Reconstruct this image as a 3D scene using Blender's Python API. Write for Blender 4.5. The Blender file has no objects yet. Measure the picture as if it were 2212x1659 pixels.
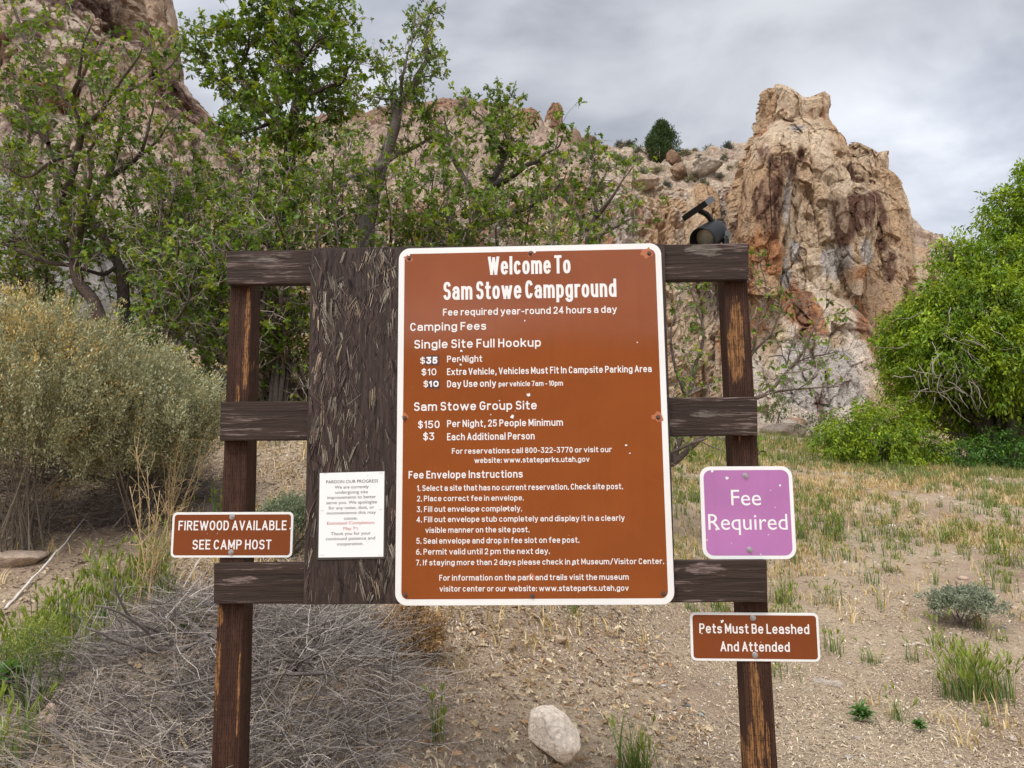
import bpy, bmesh, math
import numpy as np
from mathutils import Vector, Matrix

# ------------------------------------------------------------------ camera, sky, sun
SC = bpy.context.scene
COL = SC.collection
F_PX, IW, IH = 1534.0, 2212.0, 1659.0          # focal length and size of the view in layout units
CAM = np.array([0.0, 0.0, 1.5])
PITCH, YAW, ROLL = math.radians(7.4786), math.radians(-1.9718), math.radians(-0.5425)
_cy, _sy = math.cos(YAW), math.sin(YAW)
FWD = np.array([_sy*math.cos(PITCH), _cy*math.cos(PITCH), math.sin(PITCH)])
_r0 = np.array([_cy, -_sy, 0.0]); _u0 = np.cross(_r0, FWD)
RIGHT = _r0*math.cos(ROLL) + _u0*math.sin(ROLL)
UP = -_r0*math.sin(ROLL) + _u0*math.cos(ROLL)
cam = bpy.data.cameras.new('camera'); camo = bpy.data.objects.new('camera', cam); COL.objects.link(camo)
cam.sensor_width = 36.0; cam.lens = 36.0*F_PX/IW; cam.clip_start = 0.05; cam.clip_end = 2000.0
M = Matrix.Identity(4)
for i, a in enumerate((RIGHT, UP, -FWD)):
    for k in range(3): M[k][i] = a[k]
M.translation = Vector(CAM)
camo.matrix_world = M
SC.camera = camo
SC.view_settings.view_transform = 'Standard'; SC.view_settings.look = 'None'
SC.view_settings.exposure = 0.75; SC.view_settings.gamma = 1.0
SC.cycles.use_denoising = True
try: SC.cycles.denoising_prefilter = 'ACCURATE'
except Exception: pass
SC.cycles.max_bounces = 6; SC.cycles.diffuse_bounces = 3; SC.cycles.glossy_bounces = 2
SC.cycles.transmission_bounces = 4; SC.cycles.transparent_max_bounces = 6
SC.render.film_transparent = False

SUN_EL, SUN_AZ = math.radians(58), math.radians(200)   # azimuth clockwise from +Y: behind the camera, a little left
sd = np.array([math.sin(SUN_AZ)*math.cos(SUN_EL), math.cos(SUN_AZ)*math.cos(SUN_EL), math.sin(SUN_EL)])
sl = bpy.data.lights.new('sun', 'SUN'); so = bpy.data.objects.new('sun', sl); COL.objects.link(so)
sl.energy = 1.5; sl.angle = math.radians(22); sl.color = (1.0, 0.96, 0.90)
so.rotation_euler = Vector(-sd).to_track_quat('-Z', 'Y').to_euler()

class NT:
    """small helper for node trees"""
    def __init__(s, tree): s.t = tree; s.n = tree.nodes; s.l = tree.links
    def node(s, typ, **kw):
        n = s.n.new(typ)
        for k, v in kw.items(): setattr(n, k, v)
        return n
    def put(s, sock, v):
        if v is None: return
        if isinstance(v, bpy.types.NodeSocket): s.l.new(v, sock)
        elif isinstance(v, (tuple, list)) and len(v) == 3 and sock.type == 'RGBA': sock.default_value = (*v, 1.0)
        else: sock.default_value = v
    def math(s, op, a, b=None, c=None, clamp=False):
        n = s.node('ShaderNodeMath', operation=op, use_clamp=clamp)
        s.put(n.inputs[0], a); s.put(n.inputs[1], b)
        if c is not None: s.put(n.inputs[2], c)
        return n.outputs[0]
    def vmath(s, op, a, b=None):
        n = s.node('ShaderNodeVectorMath', operation=op)
        s.put(n.inputs[0], a); s.put(n.inputs[1], b)
        return n.outputs['Value'] if op in ('DOT_PRODUCT', 'LENGTH', 'DISTANCE') else n.outputs[0]
    def mix(s, f, a, b, blend='MIX'):
        n = s.node('ShaderNodeMix', data_type='RGBA', blend_type=blend)
        s.put(n.inputs[0], f); s.put(n.inputs[6], a); s.put(n.inputs[7], b)
        return n.outputs[2]
    def noise(s, vec, scale, detail=4.0, rough=0.55, dist=0.0):
        n = s.node('ShaderNodeTexNoise')
        s.put(n.inputs['Vector'], vec); n.inputs['Scale'].default_value = scale
        n.inputs['Detail'].default_value = detail; n.inputs['Roughness'].default_value = rough
        n.inputs['Distortion'].default_value = dist
        return n.outputs['Fac']
    def voro(s, vec, scale, feature='F1', out='Distance', rand=1.0):
        n = s.node('ShaderNodeTexVoronoi', feature=feature)
        s.put(n.inputs['Vector'], vec); n.inputs['Scale'].default_value = scale
        n.inputs['Randomness'].default_value = rand
        return n.outputs[out]
    def remap(s, v, a, b, c=0.0, d=1.0):
        n = s.node('ShaderNodeMapRange', interpolation_type='SMOOTHSTEP')
        s.put(n.inputs[0], v)
        for i, x in enumerate((a, b, c, d)): n.inputs[i+1].default_value = x
        return n.outputs[0]
    def mapping(s, vec, scale=(1, 1, 1), loc=(0, 0, 0), rot=(0, 0, 0)):
        n = s.node('ShaderNodeMapping')
        s.put(n.inputs['Vector'], vec); n.inputs['Scale'].default_value = scale
        n.inputs['Location'].default_value = loc; n.inputs['Rotation'].default_value = rot
        return n.outputs[0]
    def bump(s, h, strength=0.5, dist=0.01, normal=None):
        n = s.node('ShaderNodeBump'); n.inputs['Strength'].default_value = strength
        n.inputs['Distance'].default_value = dist; s.put(n.inputs['Height'], h); s.put(n.inputs['Normal'], normal)
        return n.outputs[0]

W = bpy.data.worlds.new('World'); SC.world = W; W.use_nodes = True
w = NT(W.node_tree); w.n.clear()
sky = w.node('ShaderNodeTexSky', sky_type='NISHITA', sun_disc=False)
sky.sun_elevation = SUN_EL; sky.sun_rotation = SUN_AZ
tc = w.node('ShaderNodeTexCoord').outputs['Generated']
sep = w.node('ShaderNodeSeparateXYZ'); w.put(sep.inputs[0], tc)
dz = w.math('MAXIMUM', sep.outputs[2], 0.0)
dzz = w.math('ADD', dz, 0.22)
comb = w.node('ShaderNodeCombineXYZ')
w.put(comb.inputs[0], w.math('DIVIDE', sep.outputs[0], dzz)); w.put(comb.inputs[1], w.math('DIVIDE', sep.outputs[1], dzz))
cl_p = w.mapping(comb.outputs[0], (1.0, 1.25, 1.0), (0.35, 0.2, 0.0), (0, 0, 0.5))
c1 = w.noise(cl_p, 0.9, 5.0, 0.52, 0.3)
c2 = w.noise(cl_p, 2.6, 5.0, 0.55, 0.4)
cf = w.math('ADD', w.math('MULTIPLY', c1, 0.72), w.math('MULTIPLY', c2, 0.28))
cfac = w.remap(cf, 0.42, 0.60)
cloud = w.mix(cfac, (2.75, 2.9, 3.3), (5.5, 5.65, 5.95))
# thinner, brighter overcast low on the right and behind the camera, where the sun stands
def lobe(dirv, a, b):
    return w.remap(w.vmath('DOT_PRODUCT', tc, tuple(Vector(dirv).normalized())), a, b)
low = lobe((0.55, 1.0, 0.34), 0.965, 0.997)
back = lobe(tuple(sd), 0.0, 1.0)
bank = lobe((0.30, 1.0, 0.62), 0.86, 0.99)
gain = w.math('ADD', w.math('SUBTRACT', 1.0, w.math('MULTIPLY', bank, 0.16)), w.math('ADD', w.math('MULTIPLY', low, 0.42), w.math('MULTIPLY', back, 1.5)))
cloud = w.mix(1.0, cloud, gain, 'MULTIPLY')
skyc = w.mix(0.90, sky.outputs[0], cloud)
bg = w.node('ShaderNodeBackground'); w.put(bg.inputs[0], skyc); bg.inputs[1].default_value = 0.10
wo = w.node('ShaderNodeOutputWorld'); w.l.new(bg.outputs[0], wo.inputs[0])

# ------------------------------------------------------------------ helpers
RNG = np.random.default_rng(7)
def rng(seed): return np.random.default_rng(seed)
def ray(px, py):
    d = FWD + RIGHT*((px-IW/2)/F_PX) + UP*((IH/2-py)/F_PX)
    return d
def at(px, py, y):
    """point of the sight line at world depth y"""
    d = ray(px, py); return CAM + d*((y-CAM[1])/d[1])
def norm(v):
    v = np.asarray(v, float); return v/np.maximum(np.linalg.norm(v, axis=-1, keepdims=True), 1e-9)
def sstep(x, a, b):
    t = np.clip((np.asarray(x, float)-a)/(b-a), 0, 1); return t*t*(3-2*t)

def _hash(ix, iy, iz, seed):
    h = (ix.astype(np.int64)*374761393 + iy.astype(np.int64)*668265263 + iz.astype(np.int64)*2147483647 + seed*974634777) & 0xffffffff
    h = ((h ^ (h >> 13))*1274126177) & 0xffffffff
    h = ((h ^ (h >> 15))*2246822519) & 0xffffffff
    return (h ^ (h >> 16)) & 0xffffffff
def vnoise(P, seed=0):
    """smooth value noise in about -1..1"""
    P = np.asarray(P, float); I = np.floor(P).astype(np.int64); f = P-I; f = f*f*f*(f*(f*6-15)+10)
    r = 0.0
    for dx in (0, 1):
        for dy in (0, 1):
            for dz in (0, 1):
                h = _hash(I[:, 0]+dx, I[:, 1]+dy, I[:, 2]+dz, seed)/4294967295.0
                wgt = (f[:, 0] if dx else 1-f[:, 0])*(f[:, 1] if dy else 1-f[:, 1])*(f[:, 2] if dz else 1-f[:, 2])
                r = r + h*wgt
    return r*2-1
def fbm(P, octv=4, seed=0, gain=0.5):
    r, a, s = 0.0, 1.0, 0.0; P = np.asarray(P, float)
    for o in range(octv):
        r = r + a*vnoise(P*(2.03**o)+o*17.3, seed+o*31); s += a; a *= gain
    return r/s
def ridged(P, octv=3, seed=0):
    r, a, s = 0.0, 1.0, 0.0; P = np.asarray(P, float)
    for o in range(octv):
        r = r + a*(1-2*np.abs(vnoise(P*(2.1**o)+o*9.7, seed+o*13))); s += a; a *= 0.5
    return r/s
def worley(P, seed=0):
    P = np.asarray(P, float); I = np.floor(P).astype(np.int64)
    f1 = np.full(len(P), 9.0); f2 = np.full(len(P), 9.0); cid = np.zeros(len(P))
    for dx in (-1, 0, 1):
        for dy in (-1, 0, 1):
            for dz in (-1, 0, 1):
                J = I + np.array([dx, dy, dz])
                h = [_hash(J[:, 0], J[:, 1], J[:, 2], seed+k)/4294967295.0 for k in range(4)]
                c = J + np.stack(h[:3], 1)
                d = np.linalg.norm(P-c, axis=1)
                b = d < f1
                f2 = np.where(b, f1, np.minimum(f2, d)); cid = np.where(b, h[3], cid); f1 = np.where(b, d, f1)
    return f1, f2, cid

class MB:
    """collects vertices and polygons (numpy) for one mesh"""
    def __init__(s): s.v, s.f, s.m, s.c, s.n = [], [], [], [], 0
    def add(s, V, F, mat=0, col=None):
        V = np.asarray(V, float).reshape(-1, 3)
        for A in (F if isinstance(F, list) else [F]):
            A = np.asarray(A, np.int64)
            if A.size: s.f.append(A+s.n); s.m.append(np.full(len(A), mat))
        s.v.append(V)
        c = np.ones((len(V), 3)) if col is None else np.broadcast_to(np.asarray(col, float), (len(V), 3))
        s.c.append(c); s.n += len(V)
    def build(s, name, mats, parent=None, smooth=False, origin=(0, 0, 0)):
        me = bpy.data.meshes.new(name)
        V = np.concatenate(s.v) - np.asarray(origin, float); C = np.concatenate(s.c)
        sizes = np.concatenate([np.full(len(a), a.shape[1]) for a in s.f]); loops = np.concatenate([a.ravel() for a in s.f])
        me.vertices.add(len(V)); me.vertices.foreach_set('co', V.astype(np.float32).ravel())
        me.loops.add(len(loops)); me.loops.foreach_set('vertex_index', loops.astype(np.int32))
        me.polygons.add(len(sizes))
        me.polygons.foreach_set('loop_start', (np.cumsum(sizes)-sizes).astype(np.int32))
        me.polygons.foreach_set('material_index', np.concatenate(s.m).astype(np.int32))
        me.polygons.foreach_set('use_smooth', np.full(len(sizes), smooth))
        at_ = me.color_attributes.new('tint', 'FLOAT_COLOR', 'POINT')
        at_.data.foreach_set('color', np.concatenate([C, np.ones((len(C), 1))], 1).astype(np.float32).ravel())
        for m in (mats if isinstance(mats, (list, tuple)) else [mats]): me.materials.append(m)
        me.update(calc_edges=True); me.validate()
        o = bpy.data.objects.new(name, me); COL.objects.link(o)
        if parent is not None: o.parent = parent
        else: o.location = origin
        return o
def tag(o, label=None, cat=None, group=None, kind=None):
    if label: o['label'] = label
    if cat: o['category'] = cat
    if group: o['group'] = group
    if kind: o['kind'] = kind
    return o
def thing(name, loc, label, cat, group=None):
    o = bpy.data.objects.new(name, None); COL.objects.link(o); o.location = loc; o.empty_display_size = 0.1
    return tag(o, label, cat, group)
def copy_tree(o, parent=None):
    c = o.copy(); COL.objects.link(c)
    if parent is not None: c.parent = parent
    for ch in list(o.children): copy_tree(ch, c)
    return c

def tubes(mb, lines, sides=5, col=None, mat=0, cap=True):
    """lines: list of (points Nx3, radii N[, colour])"""
    a = np.arange(sides)*2*math.pi/sides; ca, sa = np.cos(a), np.sin(a)
    for L in lines:
        P = np.asarray(L[0], float); R = np.broadcast_to(np.asarray(L[1], float), (len(P),)); c = L[2] if len(L) > 2 else col
        n = len(P)
        if n < 2: continue
        T = norm(np.gradient(P, axis=0))
        ref = np.array([0.0, 0.0, 1.0]) if abs(T[:, 2].mean()) < 0.8 else np.array([1.0, 0.0, 0.0])
        A = norm(np.cross(T, ref)); B = np.cross(T, A)
        V = P[:, None] + R[:, None, None]*(A[:, None]*ca[None, :, None] + B[:, None]*sa[None, :, None])
        i = np.arange(n-1)[:, None]*sides; k = np.arange(sides)[None]; k2 = (k+1) % sides
        F = np.stack([i+k, i+k2, i+sides+k2, i+sides+k], -1).reshape(-1, 4)
        fl = [F]
        if cap: fl.append(np.array([np.arange(sides)+(n-1)*sides]))
        if c is not None and np.ndim(c) == 2: c = np.repeat(np.asarray(c), sides, 0)
        mb.add(V.reshape(-1, 3), fl, mat, c)
def leaves(mb, P, axis, nrm, L, Wd, tmpl, col, mat=0, curl=0.0):
    """flat leaf polygons; tmpl Nx2 outline (x across -.5...5, y along 0..1)"""
    P = np.asarray(P, float); n = len(P)
    if n == 0: return
    ax = norm(axis); sd_ = norm(np.cross(ax, nrm)); up = np.cross(sd_, ax)
    L = np.broadcast_to(L, (n,)); Wd = np.broadcast_to(Wd, (n,))
    t = np.asarray(tmpl, float); k = len(t)
    V = P[:, None] + ax[:, None]*(L[:, None]*t[None, :, 1])[..., None] + sd_[:, None]*(Wd[:, None]*t[None, :, 0])[..., None]
    if curl: V = V + up[:, None]*(L[:, None]*(curl*(np.abs(t[None, :, 0])*1.2 - t[None, :, 1]**2)))[..., None]
    col = np.broadcast_to(np.asarray(col, float), (n, 3))
    mb.add(V.reshape(-1, 3), np.arange(n*k).reshape(n, k), mat, np.repeat(col, k, axis=0))
def blades(mb, P, head, H, Wd, bend, col, tipcol=None, mat=0, seg=3):
    """tapering curved grass blades"""
    P = np.asarray(P, float); n = len(P)
    if n == 0: return
    hd = np.stack([np.cos(head), np.sin(head), 0*head], 1); sdv = np.stack([-np.sin(head), np.cos(head), 0*head], 1)
    H = np.broadcast_to(H, (n,)); Wd = np.broadcast_to(Wd, (n,)); bend = np.broadcast_to(bend, (n,))
    V, C = [], []
    col = np.broadcast_to(np.asarray(col, float), (n, 3)); tipcol = col if tipcol is None else np.broadcast_to(np.asarray(tipcol, float), (n, 3))
    for j in range(seg+1):
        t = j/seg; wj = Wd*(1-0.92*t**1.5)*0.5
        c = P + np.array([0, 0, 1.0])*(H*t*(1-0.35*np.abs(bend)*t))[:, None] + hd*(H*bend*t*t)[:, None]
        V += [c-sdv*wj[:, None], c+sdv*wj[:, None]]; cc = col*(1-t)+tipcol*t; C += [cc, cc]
    V = np.stack(V, 1); C = np.stack(C, 1); k = 2*(seg+1)
    i = np.arange(n)[:, None]*k; F = np.concatenate([np.stack([i[:, 0]+2*j, i[:, 0]+2*j+1, i[:, 0]+2*j+3, i[:, 0]+2*j+2], 1) for j in range(seg)])
    mb.add(V.reshape(-1, 3), F, mat, C.reshape(-1, 3))

# ------------------------------------------------------------------ materials
def new_mat(name):
    m = bpy.data.materials.new(name); m.use_nodes = True; n = NT(m.node_tree); n.n.clear()
    out = n.node('ShaderNodeOutputMaterial'); b = n.node('ShaderNodeBsdfPrincipled'); n.l.new(b.outputs[0], out.inputs[0])
    return m, n, b, out
def plain(name, col, rough=0.6, metal=0.0, spec=0.5, var=0.15, scale=30.0):
    m, n, b, _ = new_mat(name)
    co = n.node('ShaderNodeTexCoord').outputs['Object']
    f = n.noise(co, scale, 4)
    n.put(b.inputs['Base Color'], n.mix(f, tuple(c*(1-var) for c in col), tuple(min(1, c*(1+var)) for c in col)))
    b.inputs['Roughness'].default_value = rough; b.inputs['Metallic'].default_value = metal
    b.inputs['Specular IOR Level'].default_value = spec
    return m
def tinted(name, rough=0.7, trans=0.0, var=0.12, scale=40.0, spec=0.25, bumpd=0.0, tcol=(1.35, 1.25, 0.45)):
    """colour from the mesh's own per-leaf / per-twig tint, with a little noise; optional leaf translucency"""
    m, n, b, out = new_mat(name)
    at_ = n.node('ShaderNodeAttribute', attribute_name='tint').outputs['Color']
    pos = n.node('ShaderNodeTexCoord').outputs['Object']
    f = n.remap(n.noise(pos, scale, 3), 0.3, 0.7, 1-var, 1+var)
    c = n.mix(1.0, at_, f, 'MULTIPLY')
    n.put(b.inputs['Base Color'], c); b.inputs['Roughness'].default_value = rough; b.inputs['Specular IOR Level'].default_value = spec
    if bumpd: n.put(b.inputs['Normal'], n.bump(n.noise(pos, scale*2, 4), 0.8, bumpd))
    if trans:
        t = n.node('ShaderNodeBsdfTranslucent'); n.put(t.inputs[0], n.mix(1.0, c, tcol, 'MULTIPLY'))
        mx = n.node('ShaderNodeMixShader'); mx.inputs[0].default_value = trans
        n.l.new(b.outputs[0], mx.inputs[1]); n.l.new(t.outputs[0], mx.inputs[2]); n.l.new(mx.outputs[0], out.inputs[0])
    return m
M_LEAF = tinted('leaf', 0.5, 0.33, 0.12, 60.0, 0.35)
M_DRY = tinted('dry_plant', 0.85, 0.15, 0.15, 60.0, 0.1, tcol=(1.1, 1.0, 0.8))
M_BARK = tinted('bark', 0.9, 0.0, 0.35, 55.0, 0.1, bumpd=0.006)
M_TWIG = tinted('twig', 0.9, 0.0, 0.2, 90.0, 0.1)
M_LITTER = tinted('litter', 0.9, 0.0, 0.2, 80.0, 0.1)
# ------------------------------------------------------------------ ground
def zg(x, y):
    """height of the ground"""
    x = np.asarray(x, float); y = np.asarray(y, float)
    yy = np.maximum(y-1.2, 0)
    bank = 0.29*np.minimum(yy, 3.3) + 0.40*np.clip(y-4.5, 0, 5) + 0.26*np.maximum(y-9.5, 0)
    bank = np.where(y < 1.2, 0, bank)
    w = 1 - sstep(x, -1.7+0.04*np.clip(y, 0, 40), 0.75+0.19*np.clip(y, 0, 40))
    k = np.clip(0.092+0.0058*(16-x), 0.045, 0.165)
    t = np.maximum(y-4.6, 0)
    field = k*(t*t/(t+1.2))
    field = np.where(t > 34, k*34*34/35.2 + 0.06*(t-34), field)
    z = np.where(y > 1.0, field*(1-w)+bank*w, 0)
    back = np.maximum(-y-14, 0)                       # unseen slope behind the viewer, added for its dark reflection in the sign
    z = z + 0.30*back*sstep(back, 0, 12) * (back < 60) + np.where(back >= 60, 18.0, 0)
    side = np.maximum(np.abs(x)-45, 0)*0.10
    return z + side
def zgr(x, y):
    x = np.asarray(x, float); y = np.asarray(y, float); z = zg(x, y)
    P = np.stack([x, y, 0*x], -1).reshape(-1, 3)
    n = 0.045*fbm(P*0.9, 3, 5) + 0.018*fbm(P*4.5, 3, 9)
    far = sstep(np.hypot(x, y), 12, 60)
    n2 = far.reshape(-1)*1.2*fbm(P*0.12, 4, 15)
    return z + (n+n2).reshape(x.shape)
def ghit(px, py, lift=0.0):
    d = ray(px, py); t = np.linspace(1.5, 45, 4000)
    P = CAM + d[None]*(t/d[1])[:, None]
    g = zgr(P[:, 0], P[:, 1])+lift; k = np.argmax(P[:, 2] <= g)
    return P[k] if (P[:, 2] <= g).any() else P[-1]

n_ = 520
s = np.linspace(-1, 1, n_); gx = np.sinh(s*6.2)/np.sinh(6.2)*320 + 0.5
t_ = np.linspace(-0.72, 1, n_+60); gy = 3.6 + np.sinh(t_*6.4)/np.sinh(6.4)*420
GX, GY = np.meshgrid(gx, gy); GZ = zgr(GX, GY)
mb = MB(); nx, ny = len(gx), len(gy)
ii = (np.arange(ny-1)[:, None]*nx+np.arange(nx-1)[None]).ravel()
mb.add(np.stack([GX, GY, GZ], -1).reshape(-1, 3), np.stack([ii, ii+1, ii+nx+1, ii+nx], 1))
M_GROUND, n, b, _ = new_mat('dirt')
pos = n.node('ShaderNodeTexCoord').outputs['Object']
a1 = n.noise(pos, 0.8, 5, 0.6); a2 = n.noise(pos, 9.0, 6, 0.65); a3 = n.noise(pos, 70.0, 4, 0.7); a4 = n.voro(pos, 45.0)
c = n.mix(n.remap(a1, 0.35, 0.65), (0.345, 0.25, 0.175), (0.47, 0.365, 0.25))
c = n.mix(n.math('MULTIPLY', n.remap(a2, 0.45, 0.75), 0.55), c, (0.20, 0.135, 0.10))
c = n.mix(n.math('MULTIPLY', n.remap(a3, 0.52, 0.72), 0.75), c, (0.52, 0.42, 0.31))
c = n.mix(n.math('MULTIPLY', n.remap(a3, 0.46, 0.30), 0.6), c, (0.16, 0.115, 0.085))
n.put(b.inputs['Base Color'], c); b.inputs['Roughness'].default_value = 0.95; b.inputs['Specular IOR Level'].default_value = 0.1
h = n.math('ADD', n.math('MULTIPLY', a3, 0.7), n.math('ADD', n.math('MULTIPLY', a2, 1.2), n.math('MULTIPLY', a4, 0.5)))
n.put(b.inputs['Normal'], n.bump(h, 0.9, 0.03))
g = mb.build('ground', M_GROUND, smooth=True)
tag(g, 'dry tan dirt bank and field rising away behind the sign board', kind='structure')

# ------------------------------------------------------------------ rock
def rock_mat(name, scale=1.0, dark=1.0):
    m, n, b, _ = new_mat(name)
    tint = n.node('ShaderNodeAttribute', attribute_name='tint').outputs['Color']
    pos = n.node('ShaderNodeTexCoord').outputs['Object']
    f2 = n.noise(n.mapping(pos, (1, 1, 0.7)), 2.6*scale, 7, 0.74, 0.4); f3 = n.noise(pos, 9*scale, 3, 0.75)
    c = n.mix(n.math('MULTIPLY', n.remap(f2, 0.50, 0.66), 0.7), tint, n.mix(1.0, tint, (1.5, 1.46, 1.40), 'MULTIPLY'))
    c = n.mix(n.math('MULTIPLY', n.remap(f2, 0.47, 0.35), 0.8), c, n.mix(1.0, tint, (0.46, 0.36, 0.31), 'MULTIPLY'))
    c = n.mix(n.math('MULTIPLY', n.remap(f3, 0.53, 0.66), 0.55), c, n.mix(1.0, tint, (0.42, 0.34, 0.30), 'MULTIPLY'))
    n.put(b.inputs['Base Color'], c); b.inputs['Roughness'].default_value = 0.95; b.inputs['Specular IOR Level'].default_value = 0.1
    n.put(b.inputs['Normal'], n.bump(n.math('ADD', f2, n.math('MULTIPLY', f3, 0.3)), 0.9, 0.6/scale))
    return m
M_ROCK = rock_mat('cliff_rock', 1.0)
M_ROCKN = rock_mat('near_cliff_rock', 1.8)
CREAM = np.array([0.70, 0.55, 0.39]); TAN = np.array([0.57, 0.385, 0.235]); ORANGE = np.array([0.46, 0.215, 0.10])
DARK = np.array([0.165, 0.090, 0.064]); GREY = np.array([0.56, 0.515, 0.475]); PINK = np.array([0.50, 0.37, 0.285]); WHITE = np.array([0.76, 0.69, 0.61])
def lerp(a, b, t): return a + (b-a)*np.asarray(t)[:, None]
def facets(P, seed, k=0.9):
    """broken faces: every cell of the rock is a plane of its own tilt"""
    P = np.asarray(P, float); I = np.floor(P).astype(np.int64); f1 = np.full(len(P), 9.0); d = np.zeros(len(P))
    for dx in (-1, 0, 1):
        for dy in (-1, 0, 1):
            for dz in (-1, 0, 1):
                J = I + np.array([dx, dy, dz])
                h = [_hash(J[:, 0], J[:, 1], J[:, 2], seed+q)/4294967295.0 for q in range(7)]
                c = J + np.stack(h[:3], 1); r_ = np.linalg.norm(P-c, axis=1)
                g = np.stack(h[3:6], 1)*2-1; v = np.sum((P-c)*g, 1)*k + (h[6]-0.5)*0.9
                b = r_ < f1; d = np.where(b, v, d); f1 = np.where(b, r_, f1)
    return d
def rock_disp(P, amp=1.0, per=1.0, seed=0):
    """broken, fluted displacement of a weathered tuff cliff"""
    Q = P/per
    wv = np.stack([vnoise(Q*0.30, seed+91), vnoise(Q*0.30+7, seed+92), vnoise(Q*0.30+13, seed+93)], 1)
    w2 = np.stack([fbm(Q*1.3, 2, seed+94), fbm(Q*1.3+7, 2, seed+95), fbm(Q*1.3+13, 2, seed+96)], 1)
    Qw = Q + 0.28*wv + 0.07*w2
    big = 0.8*fbm(Qw*np.array([0.12, 0.12, 0.08]), 3, seed)
    flut = 0.9*ridged((Q+0.5*wv)*np.array([0.30, 0.30, 0.045]), 2, seed+3)
    fa = 0.85*facets(Qw*np.array([0.22, 0.22, 0.12]), seed+5)
    fb = 0.55*facets(Qw*np.array([0.55, 0.55, 0.33]), seed+25)
    fc = 0.26*facets(Qw*np.array([1.5, 1.5, 0.95]), seed+45)
    fd = 0.13*facets(Qw*np.array([3.6, 3.6, 2.6]), seed+65)
    # narrow upright cracks
    c1 = np.abs(vnoise(Qw*np.array([0.55, 0.55, 0.10]), seed+71)); c2 = np.abs(vnoise(Qw*np.array([1.3, 1.3, 0.28])+5, seed+72))
    crack = -0.7*np.exp(-(c1/0.045)**2) - 0.30*np.exp(-(c2/0.06)**2)
    pock = -0.6*sstep(vnoise(Qw*np.array([0.6, 0.6, 0.9]), seed+11), 0.56, 0.70)
    fine = 0.16*fbm(Q*2.2, 4, seed+20, 0.65)
    return amp*(big + flut + fa + fb + fc + fd + crack + pock + fine)
def loft(mb, rows, Yc, depth, colour, nu=420, nv=320, amp=1.0, per=1.0, seed=0, power=2.6, front=0.8, capw=0.1, grow=None):
    """closed rock column: rows = (py, px_left, px_right) read at world depth Yc, top row first"""
    rows = np.array(rows, float)
    y = np.linspace(rows[0, 0], rows[-1, 0], nv)
    xl = np.interp(y, rows[:, 0], rows[:, 1]); xr = np.interp(y, rows[:, 0], rows[:, 2])
    nf = int(nu*front); t = np.concatenate([np.linspace(math.pi, 2*math.pi, nf, endpoint=False), np.linspace(0, math.pi, nu-nf, endpoint=False)])
    c, s = np.cos(t), np.sin(t); ex = 2.0/power
    ux, uy = np.sign(c)*np.abs(c)**ex, np.sign(s)*np.abs(s)**ex
    V, N = [], []
    ncap = 14
    for j in range(-ncap, nv):
        jj = max(j, 0)
        A, B = at(xl[jj], y[jj], Yc), at(xr[jj], y[jj], Yc)
        w = np.linalg.norm(B-A)/2; d0 = depth*min(1.0, 0.35+w/depth*0.8)
        # the sight line touches the flanks off the middle of the column, and meets its rim at the front
        sl_, sr_ = A[0]/Yc, B[0]/Yc
        A, B = at(xl[jj], y[jj], Yc+0.6*sl_*d0), at(xr[jj], y[jj], Yc-0.6*sr_*d0)
        zA, zB, zF = A[2], B[2], at((xl[jj]+xr[jj])/2, y[jj], Yc-0.8*d0)[2]; C = (A+B)/2; C[1] = Yc; C[2] = zF
        w = (B[0]-A[0])/2; X = np.array([1.0, 0, 0])
        k = 1.0 if j >= 0 else math.sqrt(max(0.0, 1-(j/ncap)**2))
        k = max(k, 0.02)
        d = depth*min(1.0, 0.35+w/depth*0.8)*k
        if grow is not None: d = d*(1+grow*(jj/nv))
        V.append(C + ux[:, None]*X*w*k + np.stack([0*t, uy*d, ux*ux*np.where(ux < 0, zA-zF, zB-zF)], 1) + np.array([0, 0, (0.0 if j >= 0 else capw*w*(1-k))]))
        nn = np.stack([ux/max(w, .1), uy/max(d, .1), 0*t], 1)
        nn = norm(nn); nn[:, 2] = (0 if j >= 0 else 1.2*(1-k)); N.append(norm(nn))
    V = np.concatenate(V); N = np.concatenate(N); nr = nv+ncap
    D = rock_disp(V, amp, per, seed); D = D-np.percentile(D, 62); D = np.where(D > 0, 0.35*D, D)
    V2 = V + N*D[:, None] + np.array([0, 0, 1.0])*(0.3*amp*vnoise(V*0.5/per, seed+50))[:, None]
    i = (np.arange(nr-1)[:, None]*nu); k = np.arange(nu)[None]; k2 = (k+1) % nu
    F = np.stack([i+k2, i+k, i+nu+k, i+nu+k2], -1).reshape(-1, 4)
    mb.add(V2, [F, np.arange(nu)[None, :]], 0, colour(V2, V, D))
    return V2
def project(V):
    d = V-CAM; z = d@FWD
    return IW/2+F_PX*(d@RIGHT)/z, IH/2-F_PX*(d@UP)/z
def blobs(X, Z, lst):
    """soft-edged stain patches on the rock: (x, z, half width, half height)"""
    r = np.zeros(len(X))
    for (x, z, a, b) in lst:
        r = np.maximum(r, 1-np.sqrt(((X-x)/a)**2+((Z-z)/b)**2))
    return r

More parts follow.
